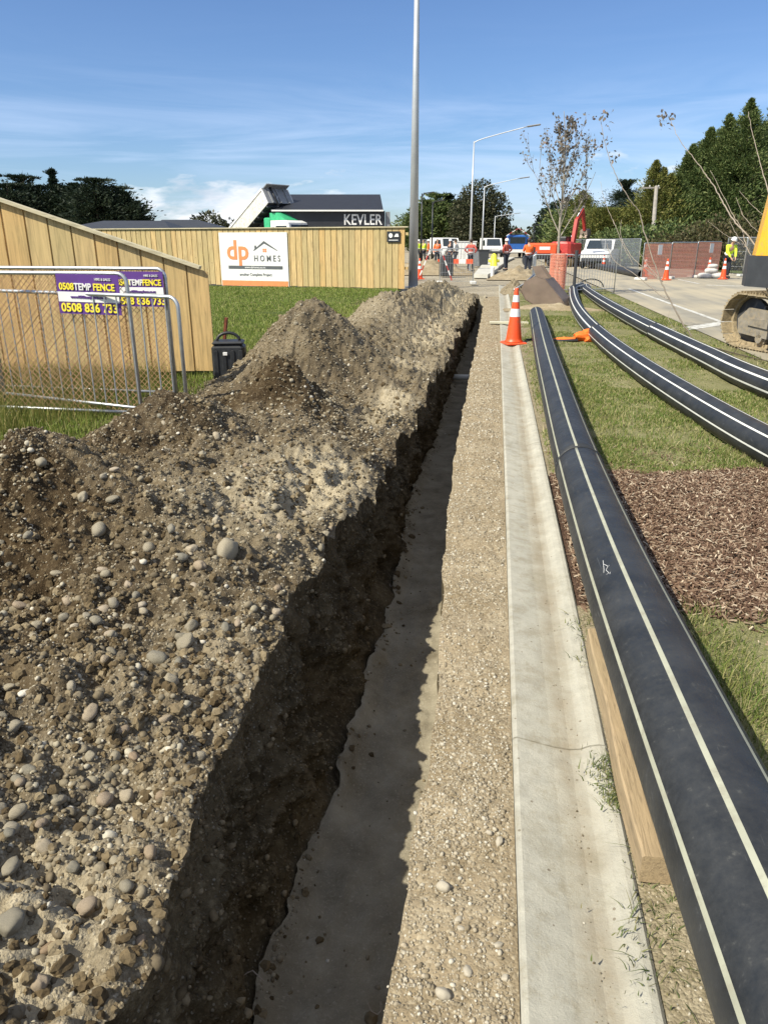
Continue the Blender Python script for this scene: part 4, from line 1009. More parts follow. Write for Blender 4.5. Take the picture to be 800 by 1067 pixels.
tf_sign('half hidden faded purple fence hire sign on the rear panel', ((s0.x + s1.x) / 2, y2p - .035, (s0.z + s1.z) / 2), R(-2), s1.x - s0.x, s1.z - s0.z)
def barrier(label, A, B, h, n_=18, group='galvanised pedestrian barriers', z_=0, bottom=.16):
    A = Vector((A[0], A[1], z_)); B = Vector((B[0], B[1], z_)); w_ = (B - A).length
    r = thing('pedestrian_barrier', label, 'barrier', A, math.atan2(B.y - A.y, B.x - A.x), group)
    MB().tube(arcframe(w_, h, .09, .0), .017, 8).build('frame', M['galv'], r, True)
    MB().tube([(0, 0, bottom), (w_, 0, bottom)], .014, 8).build('bottom_rail', M['galv'], r, True)
    for i in range(1, n_): MB().tube([(w_ * i / n_, 0, bottom), (w_ * i / n_, 0, h)], .0065, 6, False).build('upright_bar', M['galv'], r, True)
    for xx in (.25, w_ - .25): MB().bar((xx, -.28, .015), (xx, .28, .015), .05, .012).build('foot', M['galv'], r)
    return r
bR = P(196, 432, .15); bL = P(10, 411, .15); dd = Vector((bR.x - bL.x, bR.y - bL.y)).normalized()
barrier('galvanised crowd barrier standing across the purple sign, beside the heap', (bR.x - dd.x * 2.3, bR.y - dd.y * 2.3), (bR.x, bR.y), 1.16, 17)
barrier('galvanised crowd barrier further left, overlapping the long grass', (bR.x - dd.x * 4.7, bR.y - dd.y * 4.7 + .05), (bR.x - dd.x * 2.38, bR.y - dd.y * 2.38 + .05), 1.16, 17)

# black box with handle, pad, rusty stake
q = P(236, 403, 0)
rt = thing('black_box', 'ribbed black plastic container with top handle beside the raked fence', 'container', (q.x, q.y + .18, .02), R(14))
b = MB(); b.box((0, 0, .24), (.38, .30, .44), None, .035); b.build('body', M['black'], rt)
for xx in (-.14, -.045, .05, .145): MB().box((xx, -.152, .22), (.055, .02, .36), None, .008).build('rib', M['black'], rt)
MB().box((0, 0, .475), (.36, .29, .035), None, .015).build('lid', M['black'], rt)
MB().tube([(.13 * math.cos(a), 0, .49 + .09 * math.sin(a)) for a in np.linspace(0, math.pi, 14)], .018, 8).build('handle', M['black'], rt, True)
MB().box((-.03, -.165, .36), (.05, .012, .04), None, .004).build('latch', M['signwhite'], rt)
tag(MB().box((q.x + .02, q.y + .05, .015), (.48, .55, .05), Matrix.Rotation(R(14), 3, 'Z'), .01).build('concrete_pad', M['block']), 'small pale concrete slab under the black plastic container', 'slab')
a_ = tpos(231, 362, 8.9); c_ = tpos(236, 331, 8.9)
tag(MB().bar((a_.x - .03, 8.9, a_.z - .35), c_, .05, .03).build('rusty_stake', M['rust']), 'rusty brown steel stake leaning up behind the black container', 'stake')

# ================================================================= LIGHT POLES
def street_light(name, label, base_, H, r0, r1, arm=None, mat='galvpole', group='galvanised street lights', lampmat='midgrey', al=2.2, az=0, rise=.5):
    r = thing(name, label, 'street light', base_, 0, group)
    MB().tube([(0, 0, -.05), (0, 0, H * .5), (0, 0, H)], [r0, (r0 + r1) / 2, r1], 20).build('pole', M[mat], r, True)
    MB().lathe([(r0 * 1.7, 0), (r0 * 1.7, .03), (r0 * 1.05, .04)], 20).build('base_plate', M[mat], r)
    if arm:
        c, s = math.cos(az), math.sin(az)
        pts = spline([(0, 0, H - .3), (.15 * c, .15 * s, H), (al * .5 * c, al * .5 * s, H + rise * .52), (al * c, al * s, H + rise)], 6)
        MB().tube(pts, [r1 * .8] * len(pts), 8).build('arm', M[mat], r, True)
        lm = MB(); Mz = Matrix.Rotation(az, 3, 'Z') @ Matrix.Rotation(-.12, 3, 'Y'); lm.box((al * c + .35 * c, al * s + .35 * s, H + rise + .04), (.75, .26, .07), Mz, .03); lm.build('lamp_head', M[lampmat], r)
    return r
q = tpos(430.3, 300, 28.6)
street_light('street_light', 'tall thick galvanised pole beside the end of the paling fence, cropped at the top', (q.x, 28.6, 0), 13.5, .18, .045, True, al=2.5, az=.1)
def pole_at(px, pybase, pytop, zc, **k):
    b0 = D(px, pybase, zc); t0 = D(px, pytop, zc); return (b0.x, b0.y, 0), t0.z
l, H = pole_at(488.5, 287, 153, 44); street_light('street_light', 'pale street light with long raised arm reaching over the road', l, H, .078, .032, True, al=2.9, az=-.08, rise=.65)
l, H = pole_at(501, 280, 196, 58); street_light('street_light', 'second pale street light, shorter in view, right of the long armed one', l, H, .078, .032, True, al=2.6, az=-.08, rise=.5)
l, H = pole_at(513.5, 272, 226, 95); street_light('street_light', 'small distant street light before the big round gum tree', l, H, .09, .04, True, al=2.4, az=-.08, rise=.3)
for (px, top, zc, lab) in [(438.5, 203, 62, 'slim black lamp post nearest the galvanised pole'), (449.5, 211, 66, 'second slim black lamp post, behind the workers in yellow')]:
    l, H = pole_at(px, 272, top, zc); street_light('lamp_post', lab, l, H, .075, .05, True, 'blackpaint', 'black lamp posts', 'blackpaint', .3, 0, .02)
# wooden utility pole
b0 = D(678, 272, 52); t0 = D(683.5, 194, 52)
rt = thing('utility_pole', 'leaning grey utility pole with crossarm before the conifers', 'utility pole', (b0.x, b0.y, 0))
tv = Vector((t0.x - b0.x, t0.y - b0.y, t0.z)); MB().tube([(0, 0, 0), tv], [.17, .12], 12).build('pole', M['polewood'], rt, True)
MB().bar(tv + Vector((-1.0, 0, -.1)), tv + Vector((.25, 0, -.1)), .1, .1).build('crossarm', M['polewood'], rt)
for xx in (-.9, -.45, .15): MB().lathe([(.03, 0), (.05, .04), (.03, .12)], 8, tv + Vector((xx, 0, -.05))).build('insulator', M['block'], rt)

# ================================================================= BUILDINGS AND TRUCK
def hip_house(label, px0, px1, pyridge, pyeave, zc, depth=9, wallm='block', rlo=.3, rhi=.8, rz=0):
    a_, c_ = D(px0, pyeave, zc), D(px1, pyeave, zc); w_ = (c_ - a_).length; ez = a_.z; rzh = D((px0 + px1) / 2, pyridge, zc + depth * .45).z
    r = thing('house', label, 'house', (a_.x, a_.y, 0), math.atan2(c_.y - a_.y, c_.x - a_.x), 'dark roofed houses')
    MB().box((w_ / 2, depth / 2, ez / 2), (w_ - .8, depth - .8, ez)).build('wall', M[wallm], r)
    o = .25; vs = [(-o, -o, ez), (w_ + o, -o, ez), (w_ + o, depth + o, ez), (-o, depth + o, ez), (w_ * rlo, depth / 2, rzh), (w_ * rhi, depth / 2, rzh)]
    MB().add(vs, [(0, 1, 5, 4), (1, 2, 5), (2, 3, 4, 5), (3, 0, 4), (0, 3, 2, 1)]).build('roof', M['roof'], r)
    MB().box((w_ / 2, -o - .05, ez - .06), (w_ + 2 * o, .1, .12)).build('gutter', M['darkgrey'], r)
    for xx in (.25, .7): MB().box((w_ * xx, .38, 1.4), (1.6, .06, 1.2)).build('window', M['glass'], r)
    return r
hip_house('low house with long dark hip roof behind the raked fence', 40, 178, 230, 243, 48, 10)
hip_house('house with dark pitched roof just left of the tipped truck tray', 150, 236, 229, 241.5, 60, 9, rlo=.05, rhi=.5)
# black clad building
zc = 52; a_ = D(286, 238, zc); c_ = D(401, 238, zc)
r = thing('black_building', 'black clad building with white lettering behind the far paling fence', 'building', (a_.x, a_.y, 0), math.atan2(c_.y - a_.y, c_.x - a_.x))
w_ = (c_ - a_).length; ez = D(395, 220, zc).z; rt_ = D(395, 203.5, zc + 4).z
MB().box((w_ / 2, 4, ez / 2), (w_, 8, ez)).build('wall', M['darkclad'], r)
MB().add([(-.2, -.25, ez - .02), (w_ - .1, -.25, ez - .02), (w_ - .35, 4, rt_), (-.2, 4, rt_), (w_ - .1, 8.3, ez - .02), (-.2, 8.3, ez - .02)], [(0, 1, 2, 3), (3, 2, 4, 5), (1, 4, 2), (0, 3, 5), (0, 5, 4, 1)]).build('roof', M['darkclad'], r)
MB().box((w_ / 2 - .1, -.30, ez + .01), (w_, .09, .10)).build('gutter', M['signwhite'], r)
MB().box((w_ + .2, 3.9, ez / 2), (.32, 7.6, ez - .1)).build('side_wall', M['midgrey'], r)
k = w_ / (401 - 286); txt = text('KEVLER', .98, M['signwhite'], r, ((378 - 286) * k, -.02, D(378, 229.5, zc).z), .012, .02, sx_=.82)
text('HOMES', .46, M['signwhite'], r, ((380 - 286) * k, -.02, D(378, 240.5, zc).z), .008, .02, sx_=1.4)
# tipper truck
hd = Vector((.84, -.54, 0)).normalized(); sdv = Vector((hd.y, -hd.x, 0))        # right-hand side
T = R(33); Lt, Ht, Wt = 5.6, 1.15, 2.35; pv = Vector((-3.3, 0, 1.1))
loc_tf = Vector((pv.x + Lt * math.cos(T) - Ht * math.sin(T), -Wt / 2, pv.z + Lt * math.sin(T) + Ht * math.cos(T)))
rzt = math.atan2(hd.y, hd.x); Rz = Matrix.Rotation(rzt, 3, 'Z')
zcT = 36.0
for _ in range(40):
    tgt = D(273, 196, zcT); zc_err = tgt.z - loc_tf.z; zcT -= zc_err * 4
tgt = D(273, 196, zcT); lw = tgt - Rz @ loc_tf
r = thing('tipper_truck', 'white and green tipper truck with its tray raised behind the fence', 'truck', (lw.x, lw.y, 0), rzt)
ct, st = math.cos(T), math.sin(T); RT = Matrix(((ct, 0, -st), (0, 1, 0), (st, 0, ct)))
tp = lambda x_, y_, z_: RT @ Vector((x_, y_, z_)) + pv
def tbox(c, d, name, mat, par): 
    return MB().box(tp(*c), d, RT).build(name, M[mat], par)
body = tbox((Lt / 2, 0, .02), (Lt, Wt, .08), 'tray_floor', 'darkgrey', r)
for sy in (-1, 1):
    pnl = tbox((Lt / 2, sy * Wt / 2, Ht / 2), (Lt, .06, Ht), 'tray_side', 'offwhite', r)
    tbox((Lt / 2, sy * (Wt / 2 + .04), Ht - .05), (Lt, .09, .12), 'top_rail', 'white', pnl)
    for xx in (.06, Lt - .06): tbox((xx, sy * (Wt / 2 + .045), Ht / 2), (.12, .05, Ht), 'side_post', 'white', pnl)
hbd = tbox((Lt - .03, 0, Ht / 2), (.08, Wt, Ht), 'headboard', 'midgrey', r)
for yy in (-.75, 0, .75): tbox((Lt + .05, yy, Ht / 2), (.08, .12, Ht), 'stiffener', 'midgrey', hbd)
tbox((Lt + .2, 0, Ht + .02), (.5, Wt * .9, .06), 'tray_canopy', 'midgrey', r)
for xx in np.linspace(.4, Lt - .3, 9): tbox((xx, 0, -.09), (.10, Wt, .14), 'cross_member', 'darkgrey', body)
for yy in (-.42, .42): tbox((Lt / 2, yy, -.22), (Lt, .12, .16), 'runner', 'darkgrey', body)
tbox((.02, 0, Ht / 2), (.06, Wt, Ht), 'tailgate', 'offwhite', r)
MB().tube([(1.05, -.2, 1.1), tp(Lt + .12, -.2, Ht * .45)], [.085, .05], 10).build('hydraulic_ram', M['galv'], r, True)
MB().tube([tp(Lt + .15, -.55, Ht + .25), tp(Lt + .15, -.5, -.3)], .07, 8).build('black_hose', M['black'], r, True)
MB().box((-.3, 0, .95), (7.4, .9, .28)).build('chassis', M['darkgrey'], r)
cab = MB().prism([(1.5, .75), (3.55, .75), (3.6, 1.6), (3.35, 2.85), (3.1, 3.0), (1.5, 3.0)], -1.18, 1.18).build('cab', M['white'], r)
for sy in (-1, 1):
    MB().prism([(2.05, 1.75), (3.28, 1.75), (3.15, 2.65), (2.05, 2.65)], sy * 1.185, sy * 1.2).build('side_window', M['glass'], cab)
    MB().box((3.5, sy * 1.32, 2.2), (.1, .22, .5)).build('mirror', M['black'], cab)
    MB().prism([(1.62, 1.95), (1.9, 1.95), (1.9, 2.6), (1.62, 2.6)], sy * 1.185, sy * 1.2).build('quarter_window', M['midgrey'], cab)
MB().add([(3.625, -1.0, 1.7), (3.625, 1.0, 1.7), (3.40, 1.0, 2.72), (3.40, -1.0, 2.72)], [(0, 1, 2, 3)]).build('windscreen', M['glass'], cab)
MB().prism([(1.3, 3.02), (2.9, 3.02), (2.2, 3.5), (1.3, 3.5)], -1.05, 1.05).build('roof_deflector', M['green'], r)
MB().box((.95, 0, 2.1), (.7, 2.1, 2.2), None, .06).build('green_guard', M['green'], r)
MB().bar((1.1, -.9, 2.5), (.3, -.9, 1.2), .18, .3).build('green_brace', M['green'], r)
MB().box((3.62, 0, .62), (.15, 2.3, .35), None, .04).build('bumper', M['green'], r)
for xx in (2.7, -1.6, -2.9):
    for sy in (-1, 1):
        wl_ = MB().lathe([(0, -.15), (.40, -.15), (.5, -.11), (.5, .11), (.40, .15), (0, .15)], 24, (xx, sy * 1.02, .5), Matrix.Rotation(math.pi / 2, 3, 'X')).build('wheel', M['rubber'], r)
        MB().lathe([(0, -.16), (.27, -.16), (.27, .16), (0, .16)], 16, (xx, sy * 1.03, .5), Matrix.Rotation(math.pi / 2, 3, 'X')).build('rim', M['white'], wl_)

# ================================================================= PEOPLE
def skin_mesh(name, nodes_, edges_, mat, parent, sub=2):
    me = bpy.data.meshes.new(name); me.from_pydata([n[0] for n in nodes_], edges_, []); me.materials.append(mat)
    o = bpy.data.objects.new(name, me); col.objects.link(o)
    md = o.modifiers.new('s', 'SKIN'); md.use_smooth_shade = True
    for i, n in enumerate(nodes_):
        rr = n[1]; me.skin_vertices[0].data[i].radius = rr if hasattr(rr, '__len__') else (rr, rr); me.skin_vertices[0].data[i].use_root = (i == 0)
    if sub: sb = o.modifiers.new('b', 'SUBSURF'); sb.levels = sub; sb.render_levels = sub
    dg = bpy.context.evaluated_depsgraph_get(); m2 = bpy.data.meshes.new_from_object(o.evaluated_get(dg)); m2.name = name
    o2 = bpy.data.objects.new(name, m2); col.objects.link(o2); o2.parent = parent; bpy.data.objects.remove(o); bpy.data.meshes.remove(me)
    m2.polygons.foreach_set('use_smooth', [True] * len(m2.polygons)); return o2
def person(label, loc, rz, top, pants='navy', helmet=True, bend=0.0, arms='down', group=None, sc_=1.0, stride=.0, hat='helmet'):
    r = thing('person', label, 'person', loc, rz, group); r.scale = (sc_,) * 3
    # local: x right, y forward
    hip = Vector((0, 0, .93)); cb, sb_ = math.cos(bend), math.sin(bend)
    def up(x_, y_, z_):  # torso coordinates rotate about the hip
        return Vector((x_, y_ * cb + z_ * sb_, .95 + z_ * cb - y_ * sb_))
    ch = up(0, .02, .36); nk = up(0, 0, .53); hd0 = up(0, .02, .62); hd1 = up(0, .035, .72); hd2 = up(0, .02, .80)
    N = [(Vector((0, 0, .95)), (.15, .11)), (up(0, .01, .18), (.135, .10)), (ch, (.165, .115)), (nk, .055), (hd0, (.065, .07)), (hd1, (.076, .09)), (hd2, (.065, .075)), (up(0, .115, .68), .014)]
    E_ = [(0, 1), (1, 2), (2, 3), (3, 4), (4, 5), (5, 6), (5, 7)]
    tops = []; legs = []
    for s in (-1, 1):
        sh = up(s * .19, 0, .45)
        if arms == 'down': el = sh + Vector((s * .06, -.02, -.29)); wr = el + Vector((s * .0, .09, -.25))
        elif arms == 'hips': el = sh + Vector((s * .18, -.06, -.24)); wr = Vector((s * .18, .06, 1.0))
        elif arms == 'front': el = sh + Vector((s * .04, .12, -.25)); wr = el + Vector((-s * .10, .22, .04))
        else: el = sh + Vector((-s * .01, .10, -.27)); wr = el + Vector((-s * .08, .16, -.22))
        i0 = len(N); N += [(sh, .058), (el, .042), (wr, .028)]; E_ += [(2, i0), (i0, i0 + 1), (i0 + 1, i0 + 2)]
        d = (wr - el).normalized(); sd = Vector((s, 0, 0)); pal = wr + d * .07; N.append((pal, (.036, .016))); ip = len(N) - 1; E_.append((i0 + 2, ip))
        fw = d.cross(sd).normalized()
        for k, (off, ln) in enumerate(((-.027, .060), (-.009, .072), (.009, .068), (.027, .052))):
            b0_ = pal + fw * off + d * .02; b1_ = b0_ + d * ln * .6 - sd * .008; b2_ = b1_ + d * ln * .4 - sd * .02
            j = len(N); N += [(b0_, .009), (b1_, .0085), (b2_, .007)]; E_ += [(ip, j), (j, j + 1), (j + 1, j + 2)]
        j = len(N); N += [(wr + d * .03 + fw * .035, .010), (wr + d * .07 + fw * .055 - sd * .015, .009)]; E_ += [(ip, j), (j, j + 1)]
        hp = Vector((s * .09, 0, .88)); kn = Vector((s * .11, .03 + s * stride * .5, .49)); an = Vector((s * .12, -.03 + s * stride, .09)); to = an + Vector((s * .02, .15, -.05))
        j = len(N); N += [(hp, .088), (kn, .058), (an, .042), (to, (.04, .03))]; E_ += [(0, j), (j, j + 1), (j + 1, j + 2), (j + 2, j + 3)]
        tops.append((sh, el, el.lerp(wr, .92))); legs.append((hp, kn, an, to))
    skin_mesh('body', N, E_, M['skin'], r, 1)
    N = [(up(0, 0, -.06), (.175, .135)), (up(0, .01, .18), (.165, .125)), (ch, (.19, .14)), (up(0, 0, .49), .085)]; E_ = [(0, 1), (1, 2), (2, 3)]
    for (a, b_, c) in tops:
        j = len(N); N += [(a, .075), (b_, .060), (c, .045)]; E_ += [(2, j), (j, j + 1), (j + 1, j + 2)]
    jk = skin_mesh('jacket', N, E_, M[top], r, 1)
    N = [(Vector((0, 0, .96)), (.16, .12))]; E_ = []
    for (a, b_, c, d) in legs:
        j = len(N); N += [(a, .105), (b_, .078), (c + Vector((0, 0, .03)), .066)]; E_ += [(0, j), (j, j + 1), (j + 1, j + 2)]
    skin_mesh('trousers', N, E_, M[pants], r, 1)
    for (a, b_, c, d) in legs: MB().box((c.x, c.y + .055, .055), (.10, .28, .11), None, .03).build('boot', M['black'], r)
    Mh = Matrix.Rotation(-bend, 3, 'X')
    prof_ = [(.135, 0), (.118, .012), (.112, .05), (.09, .095), (.05, .125), (0, .135)]
    if hat == 'helmet':
        MB().lathe(prof_, 16, up(0, .01, .72), Mh).build('helmet', M['helmet'], r, True)
    else:
        MB().lathe([(.088, -.05), (.098, .02), (.09, .075), (.05, .105), (0, .112)], 16, up(0, -.005, .71), Mh).build('hair', M['hair'], r, True)
    # reflective bands
    MB().lathe([(.185, 0), (.185, .04)], 16, up(0, 0, .08), Mh @ Matrix.Diagonal((1, .8, 1))).build('reflective_tape', M['reflect'], r)
    return r
q = P(756, 290.5); person('worker in yellow hi-vis and white helmet bending over an orange cone', (q.x, q.y + .25, 0), math.pi + .25, 'hiviz_y', bend=.42, arms='reach', sc_=1.05)
q = P(549, 286); person('worker in orange vest standing with back turned beside the red machine', (q.x, q.y, 0), .2, 'hiviz_o', hat='hair', arms='front')
wk = [(435.8, 272, 'hiviz_y', 'leftmost worker in yellow hi-vis right of the tall pole', 'helmet', .4), (441, 273, 'hiviz_y', 'worker in yellow hi-vis between a yellow and an orange colleague', 'hair', 2.8), (446, 274, 'hiviz_o', 'worker in orange hi-vis and white helmet beside the yellow pair', 'helmet', 1.6),
      (455, 277, 'hiviz_o', 'worker in orange top standing alone before the white van', 'hair', 3.4), (468.5, 277, 'navy', 'worker in dark clothes and pale helmet right of the white van', 'helmet', 2.4), (474, 278, 'hiviz_w', 'worker in pale shirt and dark trousers left of the white cabin', 'hair', 1.2),
      (489.8, 283, 'hiviz_r', 'worker in dull red top right beside the long armed street light', 'hair', 5.9), (526.5, 282, 'hiviz_r', 'person in faded red top standing right of the yellow post', 'helmet', .8)]
for (px, py, c_, lab, ht, rz) in wk:
    q = P(px, py); person(lab, (q.x, q.y, 0), rz, c_, hat=ht, group='distant site workers', stride=.06, arms='down' if px < 470 else 'hips')

# ================================================================= EXCAVATORS
def loop_track(L, rad, n, W_, mat_sh, mat_fr, parent, y_, sag=.03):
    """track frame as a part with shoes, idler, sprocket and rollers"""
    hl = L / 2 - rad; per = 2 * (2 * hl) + 2 * math.pi * rad
    tr = MB(); sp = per / n
    def at(s):
        s %= per
        if s < 2 * hl: x_ = -hl + s; return x_, 2 * rad - sag * math.sin(math.pi * s / (2 * hl)), 0
        s -= 2 * hl
        if s < math.pi * rad: a = s / rad; return hl + rad * math.sin(a), rad + rad * math.cos(a), a
        s -= math.pi * rad
        if s < 2 * hl: return hl - s, 0, math.pi
        s -= 2 * hl; a = s / rad; return -hl - rad * math.sin(a), rad - rad * math.cos(a), math.pi + a
    for i in range(n):
        x_, z_, a = at(i * sp); Rm = Matrix.Rotation(a, 3, 'Y')
        tr.box((x_, y_, z_ + .03), (sp * .93, W_, .022), Rm)
        for o in (-.3, 0.0, .3): tr.box(Vector((x_, y_, z_ + .03)) + Rm @ Vector((o * sp, 0, .026)), (.014, W_ * .98, .034), Rm)
        tr.box(Vector((x_, y_, z_ + .03)) + Rm @ Vector((0, 0, -.035)), (sp * .9, .20, .05), Rm)
    t = tr.build('track', M[mat_sh], parent)
    fr = MB(); fr.box((0, y_, rad + .0), (2 * hl - .25, .26, rad * .75), None, .03); fr.prism([(-hl - .12, rad * .55), (-hl + .55, rad * .45), (-hl + .55, rad * 1.5), (-hl + .05, rad * 1.55), (-hl - .16, rad * 1.1)], y_ - .17, y_ - .12); fr.prism([(-hl + .1, rad * .9), (-hl + .75, rad * .8), (-hl + .75, rad * 1.2), (-hl + .1, rad * 1.15)], y_ - .2, y_ - .17); fr.box((-hl + .28, y_, rad), (.5, .20, .16), None, .02); fr.box((hl - .28, y_, rad), (.5, .20, .16), None, .02)
    fr.box((.2, y_, rad * 1.42), (L * .35, .30, .05), None, .01); fr.build('track_frame', M[mat_fr], t)
    for xx in (-hl, hl): MB().lathe([(0, -.13), (rad * .38, -.13), (rad * .40, -.125), (rad * .45, -.05), (rad * .84, -.04), (rad * .84, .04), (rad * .45, .05), (rad * .40, .125), (rad * .38, .13), (0, .13)], 28, (xx, y_, rad + .02), Matrix.Rotation(math.pi / 2, 3, 'X')).build('idler' if xx < 0 else 'sprocket', M['darkgrey'], t, False)
    for xx in np.linspace(-hl + .35, hl - .35, 7): MB().lathe([(0, -.17), (.07, -.17), (.07, -.12), (.10, -.11), (.10, .11), (.07, .12), (.07, .17), (0, .17)], 16, (xx, y_, .17), Matrix.Rotation(math.pi / 2, 3, 'X')).build('roller', M[mat_fr], t)
    for xx in (-.6, .6): MB().lathe([(0, -.15), (.07, -.15), (.07, .15), (0, .15)], 14, (xx, y_, 2 * rad - .12), Matrix.Rotation(math.pi / 2, 3, 'X')).build('carrier_roller', M[mat_fr], t)
    return t
def excavator(label, loc, rz, house_rz, bodymat, cwmat, boom=((.9, 0, 1.4), (3.0, 0, 4.2), (5.2, 0, 3.0), (5.6, 0, .9)), sc_=1.0, name='excavator', letter=None, shoe='trackshoe', fr='trackframe'):
    r = thing(name, label, 'excavator', loc, rz); r.scale = (sc_,) * 3
    for yy in (-1.15, 1.15): loop_track(3.9, .40, 44, .56, shoe, fr, r, yy)
    MB().box((0, 0, .62), (1.5, 2.0, .32), None, .06).build('undercarriage', M[fr], r)
    MB().lathe([(.62, .76), (.62, 1.0)], 28).build('slew_ring', M['black'], r)
    Rh = Matrix.Rotation(house_rz - rz, 3, 'Z'); h = lambda x_, y_, z_: Rh @ Vector((x_, y_, z_))
    MB().box(h(.1, 0, 1.08), (3.0, 2.5, .18), Rh, .03).build('deck', M['black'], r)
    # counterweight: rounded rear block
    poly = [(-1.35, -1.28), (-1.95, -1.22), (-2.25, -.95), (-2.4, -.4), (-2.4, .4), (-2.25, .95), (-1.95, 1.22), (-1.35, 1.28)]
    b = MB(); b.prism(poly, 1.02, 1.42, 2); b.v = [tuple(Rh @ Vector(v)) for v in b.v]; cw = b.build('counterweight', M[cwmat], r)
    polyu = [(-1.3, -1.24), (-1.9, -1.16), (-2.18, -.9), (-2.3, -.38), (-2.3, .38), (-2.18, .9), (-1.9, 1.16), (-1.3, 1.24)]
    b = MB(); vs = [(x_, y_, 1.424) for x_, y_ in polyu] + [(x_ * .97, y_ * .95, 2.25) for x_, y_ in polyu] + [(x_ * .93, y_ * .80, 2.45) for x_, y_ in polyu]; n_ = 8
    fs = [(i + k * n_, (i + 1) % n_ + k * n_, (i + 1) % n_ + (k + 1) * n_, i + (k + 1) * n_) for k in range(2) for i in range(n_)] + [tuple(range(n_)), tuple(range(16, 24))]
    b.add([Rh @ Vector(v) for v in vs], fs).build('engine_cover', M[bodymat], r)
    MB().box(h(-.35, -.72, 1.75), (1.9, 1.02, 1.15), Rh, .10).build('side_body', M[bodymat], r)
    MB().box(h(-.75, .75, 1.70), (1.1, .98, 1.05), Rh, .10).build('side_body', M[bodymat], r)
    b = MB(); b.prism([(-.15, 1.17), (1.35, 1.17), (1.48, 1.9), (1.3, 2.85), (1.15, 2.95), (-.1, 2.95), (-.15, 2.8)], .28, 1.25, 1); b.v = [tuple(Rh @ Vector(v)) for v in b.v]; cab = b.build('cab', M['black'], r)
    for yy in (.275, 1.255):
        b = MB(); b.prism([(0, 1.85), (1.32, 1.85), (1.22, 2.75), (0, 2.75)], yy - .006, yy + .006, 1); b.v = [tuple(Rh @ Vector(v)) for v in b.v]; b.build('window', M['glass'], cab)
    pts = [h(*p) for p in boom]
    b = MB(); b.bar(pts[0], pts[1], .34, .50); b.build('boom', M[bodymat], r)
    b = MB(); b.bar(pts[1] + (pts[0] - pts[1]).normalized() * .1, pts[2], .30, .42); b.build('boom_tip', M[bodymat], r)
    MB().bar(pts[2], pts[3], .26, .34).build('arm', M[bodymat], r)
    MB().tube([h(1.2, .3, 1.3), pts[1] * .55 + pts[0] * .45 + h(0, .3, -.1)], .07, 10).build('boom_ram', M['galv'], r, True)
    MB().tube([pts[1] + Vector((0, 0, .3)), pts[2] + Vector((0, 0, .35))], .07, 10).build('arm_ram', M['galv'], r, True)
    e_ = pts[3]; bk = [(-.05, 0), (.5, .15), (.75, -.2), (.6, -.75), (.2, -.95), (-.25, -.8), (-.1, -.5)]
    b = MB(); b.prism(bk, -.45, .45, 1); b.v = [tuple(e_ + Rh @ Vector(v)) for v in b.v]; b.build('bucket', M['bucketm'], r)
    if letter:
        pnl = MB().box(h(-1.35, -1.272, 2.0), (.7, .02, .38), Rh).build('name_plate', M['darkgrey'], r)
    return r
s_ax = Vector((.40, -.917)).normalized(); rzE = math.atan2(s_ax.y, s_ax.x)
excavator('yellow tracked excavator with dusty tracks cut off by the right picture edge', (5.80, 11.95, 0), rzE, math.atan2(.60, .80), 'yellow', 'darkgrey')
# letter plate of the yellow machine: on the rear left of the counterweight
# red excavator far down the road
q = P(586, 279); excavator('red excavator with raised boom working beyond the young tree', (q.x + .5, q.y + 3, 0), 2.2, math.atan2(1, .55), 'red', 'red', ((.9, 0, 1.4), (1.7, 0, 4.6), (3.0, 0, 5.6), (3.9, 0, 3.6)), .66, 'red_excavator')
# orange roller machine
q = P(563, 278)
r = thing('orange_machine', 'low red orange site machine left of the red excavator', 'machine', (q.x, q.y, 0), 0)
MB().box((0, 0, 1.15), (2.0, 1.3, .75), None, .12).build('hood', M['redorange'], r); MB().box((.2, 0, .65), (2.2, 1.4, .3), None, .05).build('chassis', M['black'], r)
MB().box((.15, -.66, 1.2), (.7, .02, .2)).build('pale_panel', M['signwhite'], r); MB().box((-.62, -.66, 1.1), (.3, .02, .35)).build('grille', M['black'], r)
for xx in (-.85, .95): MB().lathe([(0, -.6), (.42, -.6), (.42, .6), (0, .6)], 20, (xx, 0, .42), Matrix.Rotation(math.pi / 2, 3, 'X')).build('drum', M['darkgrey'], r)
